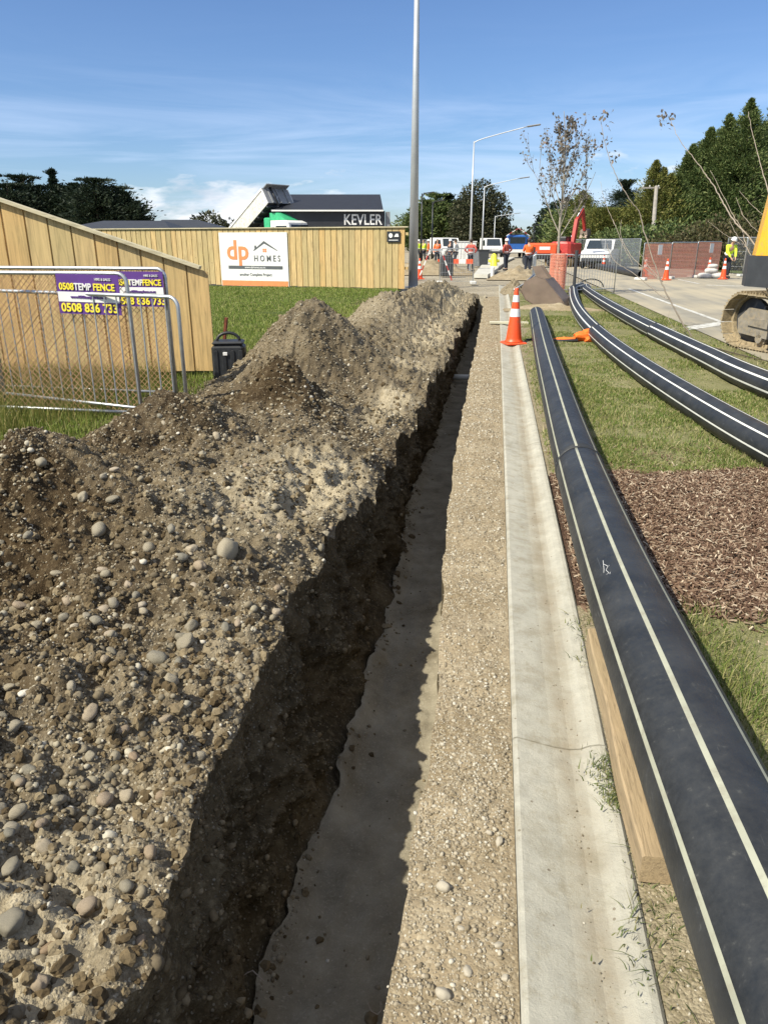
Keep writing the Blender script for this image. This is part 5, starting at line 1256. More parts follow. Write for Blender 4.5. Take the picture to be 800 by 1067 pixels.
# vehicles
def ute(label, loc, rz, bodym='white', kind='ute', sc_=1.0, cat='ute'):
    r = thing(kind, label, cat, loc, rz); r.scale = (sc_,) * 3      # local x forward
    if kind == 'white_ute': prof_ = [(-2.6, .45), (2.6, .45), (2.65, .85), (2.3, 1.05), (1.25, 1.15), (.55, 1.75), (-.75, 1.78), (-1.05, 1.15), (-2.6, 1.12)]
    else: prof_ = [(-2.5, .45), (2.4, .45), (2.45, .95), (1.7, 1.15), (1.15, 1.95), (-2.4, 2.0), (-2.5, 1.0)]
    bd = MB().prism(prof_, -.9, .9).build('body', M[bodym], r)
    x1_ = 1.1 if kind == 'white_ute' else 1.55
    for sy in (-1, 1):
        pw_ = [(x1_ - .05, 1.2), (.5 if kind == 'white_ute' else 1.1, 1.66 if kind == 'white_ute' else 1.82), (-.7, 1.66), (-.9, 1.2)]
        MB().prism(pw_, sy * .902, sy * .912).build('side_window', M['glass'], r)
    zt = 1.70 if kind == 'white_ute' else 1.9
    xa, xb = (1.23, .62) if kind == 'white_ute' else (1.66, 1.2)
    MB().add([(xa + .03, -.78, 1.2), (xa + .03, .78, 1.2), (xb + .03, .70, zt), (xb + .03, -.70, zt)], [(0, 1, 2, 3)]).build('windscreen', M['glass'], r)
    MB().add([(-.82 if kind == 'white_ute' else -2.46, -.7, 1.68), (-.82 if kind == 'white_ute' else -2.46, .7, 1.68), (-1.03 if kind == 'white_ute' else -2.52, .75, 1.25), (-1.03 if kind == 'white_ute' else -2.52, -.75, 1.25)], [(0, 1, 2, 3)]).build('rear_window', M['glass'], r)
    for sy in (-.65, .65): MB().box((2.5, sy, .85), (.12, .35, .16), None, .02).build('headlight', M['reflect'], r)
    MB().box((2.62, 0, .55), (.1, 1.7, .22), None, .03).build('bumper', M['darkgrey'], r)
    for xx in (-1.6, 1.7):
        for sy in (-1, 1):
            wl_ = MB().lathe([(0, -.11), (.3, -.11), (.37, -.08), (.37, .08), (.3, .11), (0, .11)], 20, (xx, sy * .85, .37), Matrix.Rotation(math.pi / 2, 3, 'X')).build('wheel', M['rubber'], r)
            MB().lathe([(0, -.118), (.2, -.118), (.2, .118), (0, .118)], 14, (xx, sy * .85, .37), Matrix.Rotation(math.pi / 2, 3, 'X')).build('rim', M['galv'], wl_)
    return r
q = P(624, 279); ute('white ute parked on the road beyond the mesh fences', (q.x, q.y, 0), math.atan2(-1, -.25), kind='white_ute')
q = P(463, 270); ute('white van behind the worker in the orange top', (q.x, q.y + 1, 0), -1.2, kind='white_van', cat='van')
q = P(511, 268); ute('distant white van beyond the concrete slab', (q.x, q.y, 0), -1.4, kind='white_van', cat='van')
q = P(617, 277)
# blue truck with red and white chevron frame
q = P(537, 268.5); r = thing('blue_truck', 'blue truck with red and white chevron board down the road', 'truck', (q.x, q.y, 0), .1); r.scale = (.9, .9, .9)
MB().box((0, 0, 1.7), (2.2, 1.8, 1.7), None, .12).build('cab', M['blue'], r); MB().box((.5, 3, 1.6), (2.3, 4.2, 1.9), None, .05).build('cargo_body', M['blue'], r)
MB().box((0, -.915, 1.95), (1.8, .02, .7)).build('windscreen', M['glass'], r)
for s in (-1, 1):
    for k_ in range(4): MB().bar((s * (1.35 - k_ * .33), -1.0, 2.45 + k_ * .2), (s * (1.35 - (k_ + 1) * .33), -1.0, 2.45 + (k_ + 1) * .2), .06, .22, (0, 1, 0)).build('chevron', M['red' if k_ % 2 else 'signwhite'], r)
    for k_ in range(4): MB().box((s * 1.35, -1.0, .75 + k_ * .42), (.22, .06, .40)).build('chevron', M['red' if k_ % 2 else 'signwhite'], r)
    for yy in (.1, 3.9): MB().lathe([(0, -.15), (.45, -.15), (.45, .15), (0, .15)], 18, (s * .95, yy, .45), Matrix.Rotation(math.pi / 2, 3, 'Y')).build('wheel', M['rubber'], r)
MB().box((0, -1.0, .75), (2.2, .15, .35), None, .03).build('bumper', M['white'], r)
MB().tube([(1.9, -.5, 0), (1.9, -.5, 3.6), (4.3, 0, 3.75)], .08, 8).build('frame_post', M['blackpaint'], r)

# ================================================================= SITE CLUTTER
def cabin(name, label, px0, px1, pytop, pybase, mat, cat, depth=2.4):
    a_ = P(px0, pybase); c_ = P(px1, pybase); w_ = (c_ - a_).length; zc_ = 770 / ((pybase - 252) * .939 / 1.6); H = 1.6 + (252 - pytop) * zc_ / 770
    r = thing(name, label, cat, (a_.x, a_.y, 0), math.atan2(c_.y - a_.y, c_.x - a_.x))
    MB().box((w_ / 2, depth / 2, H / 2 + .05), (w_, depth, H - .1), None, .03).build('body', M[mat], r)
    for k_ in range(int(w_ / .3)): MB().box((.15 + k_ * .3, -.012, H / 2 + .05), (.08, .02, H - .3)).build('wall_rib', M[mat], r)
    MB().box((w_ * .7, -.03, H * .6), (w_ * .18, .03, H * .25)).build('window', M['glass'], r)
    MB().box((w_ / 2, depth / 2, H + .03), (w_ + .1, depth + .1, .06)).build('roof', M['signwhite' if mat == 'white' else 'midgrey'], r)
    return r
cabin('grey_shed', 'flat grey container behind the workers in yellow', 436, 454, 250, 266, 'midgrey', 'container')
cabin('white_cabin', 'white site cabin between the two pale street lights', 474, 495.5, 252, 272, 'white', 'cabin')
# rows of new footpath slabs
b = MB()
def slab(pxs, zt, b): 
    q_ = [P(x_, y_, zt) for x_, y_ in pxs]; n_ = len(q_); b.add([(v.x, v.y, zt) for v in q_] + [(v.x, v.y, -.01) for v in q_], [tuple(range(n_)), tuple(range(2 * n_ - 1, n_ - 1, -1))] + [(i, i + n_, (i + 1) % n_ + n_, (i + 1) % n_) for i in range(n_)])
slab([(493.5, 285.5), (508, 286), (519, 279), (499, 279)], .16, b); slab([(500, 277.5), (519, 278), (527, 272.5), (506, 272)], .14, b); slab([(506, 271), (528, 271.5), (536, 268), (511, 268)], .12, b)
tag(b.build('footpath_slab', M['concrete']), kind='structure')
q = P(514, 279.5); r = thing('yellow_post', 'short bright yellow marker on the footpath slab', 'marker', (q.x, q.y, 0))
MB().lathe([(.30, 0), (.30, .05), (.22, .08), (.20, .7), (.12, .86), (0, .92)], 14).build('post', M['yellowp'], r, True); MB().tube([(-.35, 0, .45), (.35, 0, .45)], .09, 8).build('side_cap', M['yellowp'], r, True)
q = P(512.5, 289); tag(MB().lathe([(.09, 0), (.09, .45), (.05, .5), (0, .5)], 10, (q.x, q.y, 0)).build('white_peg', M['signwhite']), 'small white peg in the dirt before the slabs', 'peg')
for (px, lab) in [(496.5, 'grey wheelie bin left of a darker one near the street light'), (502.5, 'dark blue bin right of the grey bin')]:
    q = P(px, 278); r = thing('wheelie_bin', lab, 'bin', (q.x, q.y, 0), .2, 'bins by the slabs')
    MB().prism([(-.28, .05), (.28, .05), (.36, 1.05), (-.36, 1.05)], -.33, .33).build('body', M['midgrey' if px < 500 else 'darkgrey'], r); MB().box((0, 0, 1.08), (.78, .74, .07), None, .02).build('lid', M['darkgrey'], r)
    for xx in (-.25, .25): MB().lathe([(0, -.04), (.1, -.04), (.1, .04), (0, .04)], 12, (xx, .3, .1), Matrix.Rotation(math.pi / 2, 3, 'Y')).build('wheel', M['rubber'], r)
# red and white trestle
q = P(453, 292); s_ = 770 / 36.0
r = thing('trestle', 'red and white striped A-frame trestle before the workers', 'trestle', (q.x, q.y, 0), 0)
for s in (-1, 1):
    for k_ in range(6):
        t0, t1 = k_ / 6, (k_ + 1) / 6; MB().bar((s * (.75 - .5 * t0), 0, 1.25 * t0), (s * (.75 - .5 * t1), 0, 1.25 * t1), .05, .14, (0, 1, 0)).build('leg_stripe', M['red' if k_ % 2 == 0 else 'signwhite'], r)
MB().bar((-.3, 0, 1.27), (.3, 0, 1.27), .08, .08).build('crossbar', M['galv'], r)
q = P(474, 283); r = thing('striped_board', 'low orange and white barrier board right of the trestle', 'barrier', (q.x, q.y, 0), -.05)
for k_ in range(5): MB().box((-.8 + k_ * .4, 0, .55), (.4, .05, .25)).build('stripe', M['redorange' if k_ % 2 == 0 else 'signwhite'], r)
for s in (-.8, .8): MB().box((s, .03, .3), (.06, .05, .6)).build('leg', M['galv'], r)
q = P(464.5, 288); tag(MB().box((q.x, q.y, .45), (.6, .6, .9), Matrix.Rotation(.3, 3, 'Z'), .05).box((q.x, q.y, .94), (.45, .45, .09), None, .03).build('dark_crate', M['darkgrey']), 'dark crate standing between the trestle legs and the striped board', 'crate')
# temporary mesh panels in the distance
def far_panel(label, A, B, h, group, net=None, z_=0, st=.12, post='galv', sign=False):
    A = Vector((A[0], A[1], z_)); B = Vector((B[0], B[1], z_)); w_ = (B - A).length
    r = thing('mesh_fence_panel', label, 'fence panel', A, math.atan2(B.y - A.y, B.x - A.x), group)
    MB().tube(arcframe(w_, h, .06, .0), .022, 6).build('frame', M[post], r, True)
    b = MB()
    for xx in np.arange(st, w_, st): b.tube([(xx, 0, .1), (xx, 0, h)], .0045, 4, False)
    for zz in np.arange(.1, h, .35): b.tube([(0, 0, zz), (w_, 0, zz)], .0045, 4, False)
    b.build('wire_infill', M['galv'], r)
    if net:
        b = MB(); cs = .06; wd_ = .025
        for xx in np.arange(.03, w_, cs): b.add([(xx, -.03, .02), (xx + wd_, -.03, .02), (xx + wd_, -.03, h - .04), (xx, -.03, h - .04)], [(0, 1, 2, 3)])
        for zz in np.arange(.05, h - .05, cs): b.add([(.02, -.034, zz), (w_ - .02, -.034, zz), (w_ - .02, -.034, zz + wd_), (.02, -.034, zz + wd_)], [(0, 1, 2, 3)])
        b.build('netting', M[net], r)
    for xx in (.0, w_): MB().box((xx, 0, .06), (.22, .55, .12), None, .02).build('foot_block', M['block'], r)
    if sign: MB().box((w_ * .55, -.06, h * .82), (.32, .01, .42)).build('notice', M['signwhite'], r)
    return r
GN = 'orange netting covered fence panels'
n0 = P(667, 292); n1 = P(747, 288); labs = ['orange netting panel at the left end, behind the bare branches', 'middle orange netting panel', 'orange netting panel nearest the worker in yellow']
for i in range(3):
    a_ = n0.lerp(n1, i / 3); c_ = n0.lerp(n1, (i + .97) / 3); far_panel(labs[i], a_, c_, 1.55 + .03 * i, GN, 'rednet', sign=(i != 1))
GW = 'grey mesh fence panels along the road'
pts_ = [P(596, 276), P(612, 278), P(628, 280), P(645, 282.5), P(664, 285.5)]
for i in range(4): far_panel('grey mesh panel before the white ute, %s from the orange netting' % ['farthest', 'third', 'second', 'nearest'][i], pts_[i], pts_[i + 1].lerp(pts_[i], .02), 1.75, GW, st=.08)
pts_ = [P(753, 287), P(773, 288), P(800, 290), P(835, 292)]
for i in range(3): far_panel('grey mesh panel right of the worker, %s in the row' % ['first', 'second', 'third'][i], pts_[i], pts_[i + 1].lerp(pts_[i], .02), 1.8, 'grey mesh panels right of the worker', st=.07)
pc = M['shade'] = simple('grey shade cloth', (.42, .44, .43), .9, var=.15, vs=2)
# barriers round the young tree
g0 = P(553, 307); g1 = P(596, 307.5); g2 = P(639, 306)
barrier('grey barrier left of the netting wrapped young tree', (g0.x, g0.y), (g1.x, g1.y), 1.22, 15, 'barriers round the young tree')
barrier('grey barrier right of the netting wrapped young tree', (g1.x + .06, g1.y), (g2.x, g2.y), 1.22, 15, 'barriers round the young tree')
g3 = P(557, 291); barrier('grey barrier running back behind the bucket', (g0.x, g0.y + .05), (g3.x, g3.y), 1.2, 15, 'barriers round the young tree')
tag(MB().tube([(g1.x + .02, g1.y - .05, 0), (g1.x + .02, g1.y - .05, 1.35)], .05, 8).build('dark_post', M['darkgrey']), 'dark steel post between the two barriers at the young tree', 'post')
l0 = P(458, 296); l1 = P(492.5, 296); far_panel('thin mesh panel beyond the trench end before the slabs', l0, l1, 1.35, None, st=.10)
# digger bucket lying on the ground
q = P(566, 319)
r = thing('digger_bucket', 'worn brown digger bucket resting on the ground at the trench end', 'bucket', (q.x + .1, q.y + .1, 0), R(-18)); r.scale = (.86, 1.0, .66)
prof_ = [(-.62, .95), (-.30, 1.16), (.0, 1.05), (.55, .30), (.68, .03), (.55, .0), (-.2, .0), (-.55, .25), (-.72, .6)]
for yy in (-.45, .43): MB().prism(prof_, yy, yy + .03).build('side_plate', M['bucketm'], r)
b = MB(); q_ = [(-.30, 1.16), (.0, 1.05), (.55, .30), (.68, .03)]
for a_, c_ in zip(q_[:-1], q_[1:]): b.bar((a_[0], 0, a_[1]), (c_[0], 0, c_[1]), .9, .03)
b.build('back_plate', M['bucketm'], r)
b = MB(); q_ = [(.55, .0), (-.2, .0), (-.55, .25), (-.72, .6)]
for a_, c_ in zip(q_[:-1], q_[1:]): b.bar((a_[0], 0, a_[1] + .02), (c_[0], 0, c_[1] + .02), .9, .03)
b.build('floor_plate', M['bucketm'], r)
for k_ in range(5): MB().bar((.62, -.4 + k_ * .2, .05), (.84, -.4 + k_ * .2, .0), .07, .05).build('tooth', M['bucketm'], r)
for yy in (-.16, .13): MB().prism([(-.35, 1.13), (-.5, 1.5), (-.25, 1.55), (.05, 1.06)], yy, yy + .04).build('hitch_ear', M['bucketm'], r)
a_ = tpos(535, 302, 20.3); c_ = tpos(556, 286, 21.2)
tag(MB().tube([a_, a_.lerp(c_, .5) + Vector((0, 0, -.05)), c_], .022, 6).build('grey_rod', M['galv'], None, True), 'light grey rod leaning against the digger bucket above the cone', 'rod')
# ridge of dumped soil at the trench end
def mound(name, label, cx, cy, rx, ry, h, seed, mat='strip', rot=0):
    g = 60; U, V = np.meshgrid(np.linspace(-1, 1, g), np.linspace(-1, 1, g)); rr = np.sqrt(U * U + V * V)
    zz = h * np.clip(1 - rr, 0, 1) ** 1.0 * (1 + fbm(U, V, .5, .5, 4, seed)) + fbm(U, V, .12, .05 * h, 3, seed + 9) * (rr < .95) - .02
    idx_ = np.arange(g * g).reshape(g, g); f_ = np.stack([idx_[:-1, :-1], idx_[:-1, 1:], idx_[1:, 1:], idx_[1:, :-1]], -1).reshape(-1, 4)
    c, s = math.cos(rot), math.sin(rot)
    o = npmesh(name, np.stack([cx + U * rx * c - V * ry * s, cy + U * rx * s + V * ry * c, zz], -1).reshape(-1, 3), [f_], M[mat], None, True); fattr(o, 'dry', np.ones(g * g)); fattr(o, 'pale', np.full(g * g, .3))
    return tag(o, label, 'soil pile')
q = P(536, 306); mound('soil_pile', 'dark stony soil pile between the trench end and the bucket', q.x, q.y + .5, .5, .8, .62, 401, 'soil')
q = P(572, 322); mound('soil_pile', 'low ridge of dirt in front of the digger bucket', q.x + .2, q.y - .3, 1.5, .5, .16, 411, 'strip', -.1)
q = P(445, 286); mound('soil_pile', 'low grey gravel pile behind the light pole', q.x, q.y + 1.5, 2.6, 2.0, .7, 421, 'strip')
q = P(540, 289); mound('soil_pile', 'broad low dirt pile beyond the bucket', q.x, q.y, 1.5, 2.4, .55, 431, 'strip')
q = P(744, 290); r = thing('sandbag', 'pale sandbags slumped at the foot of the netting fence', 'sandbag', (q.x - .2, q.y, 0))
for (xx, zz, ss) in ((-.25, .12, 1), (.28, .12, 1), (0, .34, .9), (.05, .55, .7)): 
    v, f_ = ICO[2]; vv = np.sign(v) * np.abs(v) ** .7 * np.array([.33, .22, .13]) * ss + np.array([xx, 0, zz]); npmesh('bag', vv, [f_], M['block'], None, True, r)

# ================================================================= TREES
def leafquads(P_, dirs, L, Wd, bend=.3):
    n = len(P_); nrm = rng.normal(size=(n, 3)); d = dirs / np.linalg.norm(dirs, axis=1)[:, None]
    sd = np.cross(d, nrm); sd /= np.linalg.norm(sd, axis=1)[:, None]
    a = P_ ; b_ = P_ + d * L[:, None] * .5 + sd * Wd[:, None] * .5; c = P_ + d * L[:, None]; e_ = P_ + d * L[:, None] * .5 - sd * Wd[:, None] * .5
    V = np.stack([a, b_, c, e_], 1).reshape(-1, 3); F_ = (np.arange(n)[:, None] * 4 + np.array([[0, 1, 2, 3]])); return V, F_
def tree_root(name, label, base_, group, cat='tree'): return thing(name, label, cat, base_, 0, group)
def conifer(name, label, base_, H, Rr, mat, nb=260, per=26, leaf=.30, prof_='cone', slope=.15, group='trees', t0=.04, trunk=True, lean=0, gap=.0, seed=0):
    r = tree_root(name, label, base_, group); Pn = []; Dn = []; Ln = []
    br = MB()
    for i in range(nb):
        t = t0 + (1 - t0) * (i + rng.random()) / nb; t = min(t, .995)
        if prof_ == 'cone': w_ = (1 - t) ** 1.0 * 1.12 * (1 if t > .12 else .75 + t * 2)
        elif prof_ == 'column': w_ = min(1, (1 - t) * 2.6) ** .7 * (.85 + .15 * math.sin(t * 12))
        elif prof_ == 'layer': w_ = (1 - t) ** .7 * (.45 + .75 * (math.sin(t * 34) > 0))
        else: w_ = math.sqrt(max(0, 1 - ((t - .42) / .58) ** 2)) if t > .42 else .75 + .25 * t / .42
        L = Rr * w_ * rng.uniform(.62, 1.12) * (1 + .25 * math.sin(i * 1.7 + seed)); az = rng.uniform(0, 2 * math.pi)
        if rng.random() < gap: continue
        sl_ = slope + rng.normal(0, .12) + (.6 * (t > .9) if prof_ != 'cone' else .3 * t); s = rng.random(per) ** .6; 
        rad = L * s; wob = rng.normal(0, .10 * L + .05, (per, 3)) * (.4 + .6 * s)[:, None]
        p_ = np.stack([np.cos(az) * rad, np.sin(az) * rad, H * t + rad * sl_ - .12 * rad * s], 1) + wob
        p_[:, 2] = np.clip(p_[:, 2], .15, H + .2)
        Pn.append(p_); dd_ = np.stack([np.full(per, np.cos(az)), np.full(per, np.sin(az)), np.full(per, sl_ + .1)], 1) + rng.normal(0, .45, (per, 3)); Dn.append(dd_)
        Ln.append(np.full(per, leaf) * rng.uniform(.6, 1.35, per) * (.65 + .5 * min(1, L / Rr)))
        if i % 3 == 0 and L > .4: br.tube([(0, 0, H * t), (math.cos(az) * L * .8, math.sin(az) * L * .8, H * t + L * .8 * sl_ * .8)], [.04 * H / 8, .01], 4, False)
    Pn = np.concatenate(Pn); Dn = np.concatenate(Dn); Ln = np.concatenate(Ln); V, F_ = leafquads(Pn, Dn, Ln, Ln * .30)
    npmesh('crown', V, [F_], M[mat], None, False, r)
    tk = br.tube([(0, 0, -.1), (0, 0, H * .5), (0, 0, H * .96)], [.03 * H, .018 * H, .01], 9); tk.build('trunk', M['darkbark'], r, True)
    return r
def broad(name, label, base_, lobes, mat, n=7000, leaf=.3, group='trees', trunkh=None, limbs=5, dark=None):
    r = tree_root(name, label, base_, group); w_ = np.array([l[3] * l[4] for l in lobes]); w_ /= w_.sum(); Pn = []; Dn = []
    for l, k in zip(lobes, w_):
        m_ = int(n * k); v = rng.normal(size=(m_, 3)); v /= np.linalg.norm(v, axis=1)[:, None]
        rad = 1 - np.abs(rng.normal(0, .22, m_)); bump_ = 1 + .28 * np.sin(v[:, 0] * 5 + l[0]) * np.sin(v[:, 1] * 6 + l[1]) * np.sin(v[:, 2] * 5 + l[2]) + fbm(v[:, 0] * 2 + l[0], v[:, 2] * 2 + v[:, 1], .5, .16, 3, int(abs(l[0] * 13)) + 7)
        rad = rad * bump_; keep = fbm(v[:, 0] * 3 + l[1], v[:, 2] * 3 + v[:, 1] * 2, .45, .5, 3, int(abs(l[2] * 17))) > -.38
        p_ = (v * rad[:, None] * np.array([l[3], l[3] * .9, l[4]]) + np.array(l[:3]))[keep]; Pn.append(p_); Dn.append((v + rng.normal(0, .7, (m_, 3)))[keep])
    Pn = np.concatenate(Pn); Dn = np.concatenate(Dn); Pn[:, 2] = np.maximum(Pn[:, 2], .2); L = leaf * rng.uniform(.6, 1.4, len(Pn)); V, F_ = leafquads(Pn, Dn, L, L * .6)
    npmesh('crown', V, [F_], M[mat], None, False, r)
    b = MB(); th = trunkh or lobes[0][2]; rr = .035 * th + .1; b.tube([(0, 0, -.1), (.1, 0, th * .5), (0, 0, th)], [rr, rr * .7, rr * .4], 9)
    for l in lobes[:limbs + 1]: b.tube(spline([(0, 0, th * .35), (l[0] * .4, l[1] * .4, th * .35 + (l[2] - th * .35) * .6), (l[0], l[1], l[2])], 4), np.linspace(rr * .5, rr * .12, 9), 6)
    b.build('trunk', M['darkbark'], r, True); return r
def at_(px, pytop, zc): q_ = D(px, pytop, zc); return (q_.x, q_.y, 0), q_.z
GP = 'dark pines beyond the houses'
pin = [(-14, 192, 5.0, 'column'), (7, 195, 5.4, 'dome'), (25, 187, 4.6, 'dome'), (41, 197, 4.4, 'dome'), (54, 178, 5.2, 'layer'), (69, 198, 4.2, 'dome'), (83, 195, 4.6, 'dome'), (98, 190, 4.8, 'dome'), (115, 198, 4.8, 'dome'), (128, 201, 3.6, 'column'), (138, 214, 2.2, 'dome')]
names_ = ['cut by the left picture edge', 'rounded, second from the left', 'rounded with a high shoulder, left of the layered one', 'low, just left of the layered one', 'layered, with a thin pointed top above the others', 'low, just right of the layered one', 'rounded, left of the tallest rounded one', 'tallest rounded one of the row', 'broad, right of the tallest rounded one', 'upright, near the right end', 'small, last at the right end']
for (px, top, Rr, pf), nm in zip(pin, names_):
    bs, H = at_(px, top, 112 + (px % 7)); conifer('pine_tree', 'dark pine beyond the roofs, ' + nm, bs, H, Rr * (1.0 if pf != 'layer' else .8), 'pine', 240, 46, .60, pf if pf != 'dome' else 'dome', .22, GP, .12, seed=px)
bs, H = at_(216, 222, 120); broad('round_tree', 'small round tree peeking over the dark pitched roof', bs, [(0, 0, H - 1.6, 2.6, 1.6), (-2, 0, H - 2.6, 1.8, 1.4), (2.2, 0, H - 2.6, 1.6, 1.3), (0, 0, H - 4, 2.6, 2.2)], 'gum', 2600, .5, None)
GM = 'big trees down the road in the middle'
for (px, top, Rr, pf, nm) in [(436, 221, 3.2, 'dome', 'lowest dark tree, right behind the galvanised pole'), (446, 212, 3.2, 'dome', 'dark tree left of the two pointed ones'), (456, 205.5, 3.8, 'dome', 'dark pointed tree left of the big round gum'), (467, 204, 3.6, 'column', 'dark upright tree touching the big round gum'), (478, 214, 4.0, 'dome', 'dark tree half hidden by the big round gum')]:
    bs, H = at_(px, top, 118 + px % 5); conifer('dark_tree', nm, bs, H, Rr, 'pine' if px % 2 else 'cypress', 230, 46, .55, pf, .2, GM, .06, seed=px)
bs, H = at_(501, 187, 110); broad('gum_tree', 'big round grey green gum tree behind the street lights', bs, [(0, 0, H - 3.0, 3.0, 2.8), (-1.8, .5, H - 5.0, 2.8, 3.2), (2.0, 0, H - 5.0, 2.6, 3.2), (0, -.6, H - 7, 3.6, 3.8), (-2.2, 0, H - 8, 2.4, 2.6), (2.5, 0, H - 8.2, 2.3, 3.0), (.5, -.5, 2.2, 3.2, 2.2)], 'gum', 21000, .36, GM, limbs=7)
bs, H = at_(588, 207, 92); broad('gum_tree', 'dark domed tree behind the netting wrapped young tree', bs, [(0, 0, H - 1.9, 2.6, 1.8), (-1.5, 0, H - 3.4, 1.9, 2.4), (1.5, 0, H - 3.2, 2.1, 2.2), (0, 0, H - 4.6, 3.3, 2.4)], 'pine', 11000, .34, GM)
bs, H = at_(538, 244, 150); broad('small_tree', 'tiny distant tree beyond the blue truck', bs, [(0, 0, H - 1.2, 3.0, 1.2), (-3, 0, H - 1.6, 2.2, 1.0), (3, 0, H - 1.7, 2.2, 1.0)], 'gum', 1500, .6, None)
# thin bare tree near blue truck
GR = 'conifers and bushes on the right of the road'
cf = [(608, 200, 62, 3.2, 'gold', 'cone', 'narrow olive spire at the left end of the right hand trees'), (618, 222, 62, 3.4, 'cypress', 'dome', 'dense green bush under the olive spire'), (632, 222, 58, 2.8, 'gold', 'dome', 'yellowish low tree between the spire and the dark blue green ones'),
      (653, 190, 76, 3.8, 'pine', 'layer', 'very dark spreading tree left of the utility pole'), (668, 212, 62, 3.2, 'spruce', 'dome', 'bluish grey conifer behind the utility pole base'), (684, 168, 56, 2.9, 'gold', 'cone', 'tall olive spire at the utility pole'), (692, 176, 57, 2.6, 'gold', 'cone', 'second olive spire, right of the utility pole'), (699, 182, 57, 2.4, 'gold', 'cone', 'third and lowest olive spire, beside the dense dark conifers'),
      (708, 182, 57, 3.2, 'cypress', 'cone', 'dense green conifer left of the sloping dark mass'), (722, 152, 58, 3.6, 'cypress', 'cone', 'dark conifer on the left shoulder of the tallest trees'), (741, 134, 58, 4.2, 'cypress', 'cone', 'dark conifer left of the tallest one'), (760, 120, 57, 4.2, 'cypress', 'cone', 'dark conifer with a ragged top before the tallest one'), (783, 104, 56, 4.8, 'cypress', 'cone', 'tallest dark conifer near the right picture edge'), (808, 112, 58, 4.8, 'cypress', 'cone', 'tall dark conifer cut by the right picture edge'), (838, 120, 60, 4.2, 'cypress', 'dome', 'tall dark conifer just outside the right edge')]
for (px, top, zc, Rr, mt, pf, nm) in cf:
    bs, H = at_(px, top, zc); big = Rr > 3.3
    conifer('conifer_tree', nm, bs, H, Rr, mt, 560 if big else 340, 84 if big else 56, .27 if mt != 'gold' else .24, pf, .28 if mt != 'gold' else .5, GR, .02, seed=px)
for (px, top, zc, rr, mt, nm) in [(735, 236, 47, 2.4, 'brownbush', 'olive brown bush behind the netting, left of the worker'), (768, 222, 46, 2.6, 'brownbush', 'larger olive brown bush behind the worker'), (797, 234, 44, 2.2, 'brownbush', 'olive bush right of the worker by the excavator'), (648, 236, 52, 2.0, 'cypress', 'low green bush right of the white ute'), (700, 228, 50, 2.6, 'cypress', 'dark low bush behind the orange netting'), (672, 238, 52, 1.9, 'spruce', 'grey green low bush at the foot of the utility pole'), (826, 232, 44, 2.4, 'brownbush', 'olive brown bush outside the right edge')]:
    bs, H = at_(px, top, zc); broad('bush', nm, bs, [(0, 0, H - rr * .8, rr, rr * .8), (-rr * .6, .3, H * .45, rr * .9, H * .4), (rr * .6, 0, H * .42, rr * .9, H * .4), (0, -.5, H * .3, rr * 1.1, H * .32)], mt, 8500, .19, GR)
# far belt of trees along the horizon
Pn = []; Dn = []
for az in np.linspace(-62, 62, 900):
    a = R(az) ; d_ = 300 + 40 * math.sin(az * .3); h = 5 + 2.5 * math.sin(az * .9) + 2 * math.sin(az * 2.3 + 1) + 1.0 * rng.random()
    m_ = 14; Pn.append(np.stack([np.sin(a) * d_ + rng.normal(0, .9, m_), np.cos(a) * d_ + rng.normal(0, 2, m_), rng.random(m_) * h], 1)); Dn.append(rng.normal(size=(m_, 3)))
Pn = np.concatenate(Pn); Dn = np.concatenate(Dn); L = rng.uniform(1.2, 2.6, len(Pn)); V, F_ = leafquads(Pn, Dn, L, L * .8)
tag(npmesh('distant_tree_belt', V, [F_], M['gum']), kind='stuff')

# young street tree with sparse leaves, netting wrap
bt = P(579, 307)
r = thing('young_tree', 'young sparse leafed tree with orange netting round its trunk', 'tree', (bt.x, bt.y, 0)); Ht = tpos(573, 116, bt.y).z
b = MB(); lv = []; ld = []
def limb(p0, d, L, r0, depth):
    pts = [Vector(p0)]; d = Vector(d).normalized(); n_ = 7
    for i in range(n_):
        d = (d + Vector(rng.normal(0, .07, 3)) + Vector((0, 0, .07))).normalized(); pts.append(pts[-1] + d * L / n_)
    b.tube(pts, list(np.linspace(r0, max(.003, r0 * .25), n_ + 1)), 6 if depth < 2 else 4, False)
    if depth < 3:
        for k in range([0, 5, 4][depth] if depth else 0):
            i = int(rng.integers(2, n_ + 1)); a = rng.uniform(0, 6.28); limb(pts[i], d * .9 + Vector((math.cos(a), math.sin(a), .25)) * .55, L * rng.uniform(.3, .5), r0 * .45, depth + 1)
    if depth >= 1:
        for k in range(3 if depth > 1 else 4):
            i = int(rng.integers(max(1, n_ // 3), n_ + 1)); lv.append(tuple(pts[i] + Vector(rng.normal(0, .035, 3)))); ld.append(rng.normal(0, 1, 3) + np.array([0, 0, -.5]))
trunk_pts = [(0, 0, 0), (-.02, 0, 1.0), (-.05, 0, 2.2), (-.03, 0, 3.6), (-.12, 0, 4.8), (-.18, 0, Ht)]
b.tube(spline(trunk_pts, 5), list(np.linspace(.055, .006, 26)), 8, True)
for k in range(17):
    z_ = 1.7 + (Ht - 2.6) * (k / 16) ** 1.1; a = k * 2.4 + .4; tilt = .60 if k < 10 else .42
    L = (Ht - z_) * .62 * rng.uniform(.8, 1.05); limb((-.04 - .03 * (z_ > 4), 0, z_), (math.cos(a) * tilt, math.sin(a) * tilt, .92), min(L, 2.5), .022 * (1 - k / 24), 1)
b.build('trunk', M['bark'], r, True)
lv = np.array(lv); ld = np.array(ld); L = rng.uniform(.07, .12, len(lv)); V, F_ = leafquads(lv, ld, L, L * .6); npmesh('crown', V, [F_], M['bronze'], None, False, r)
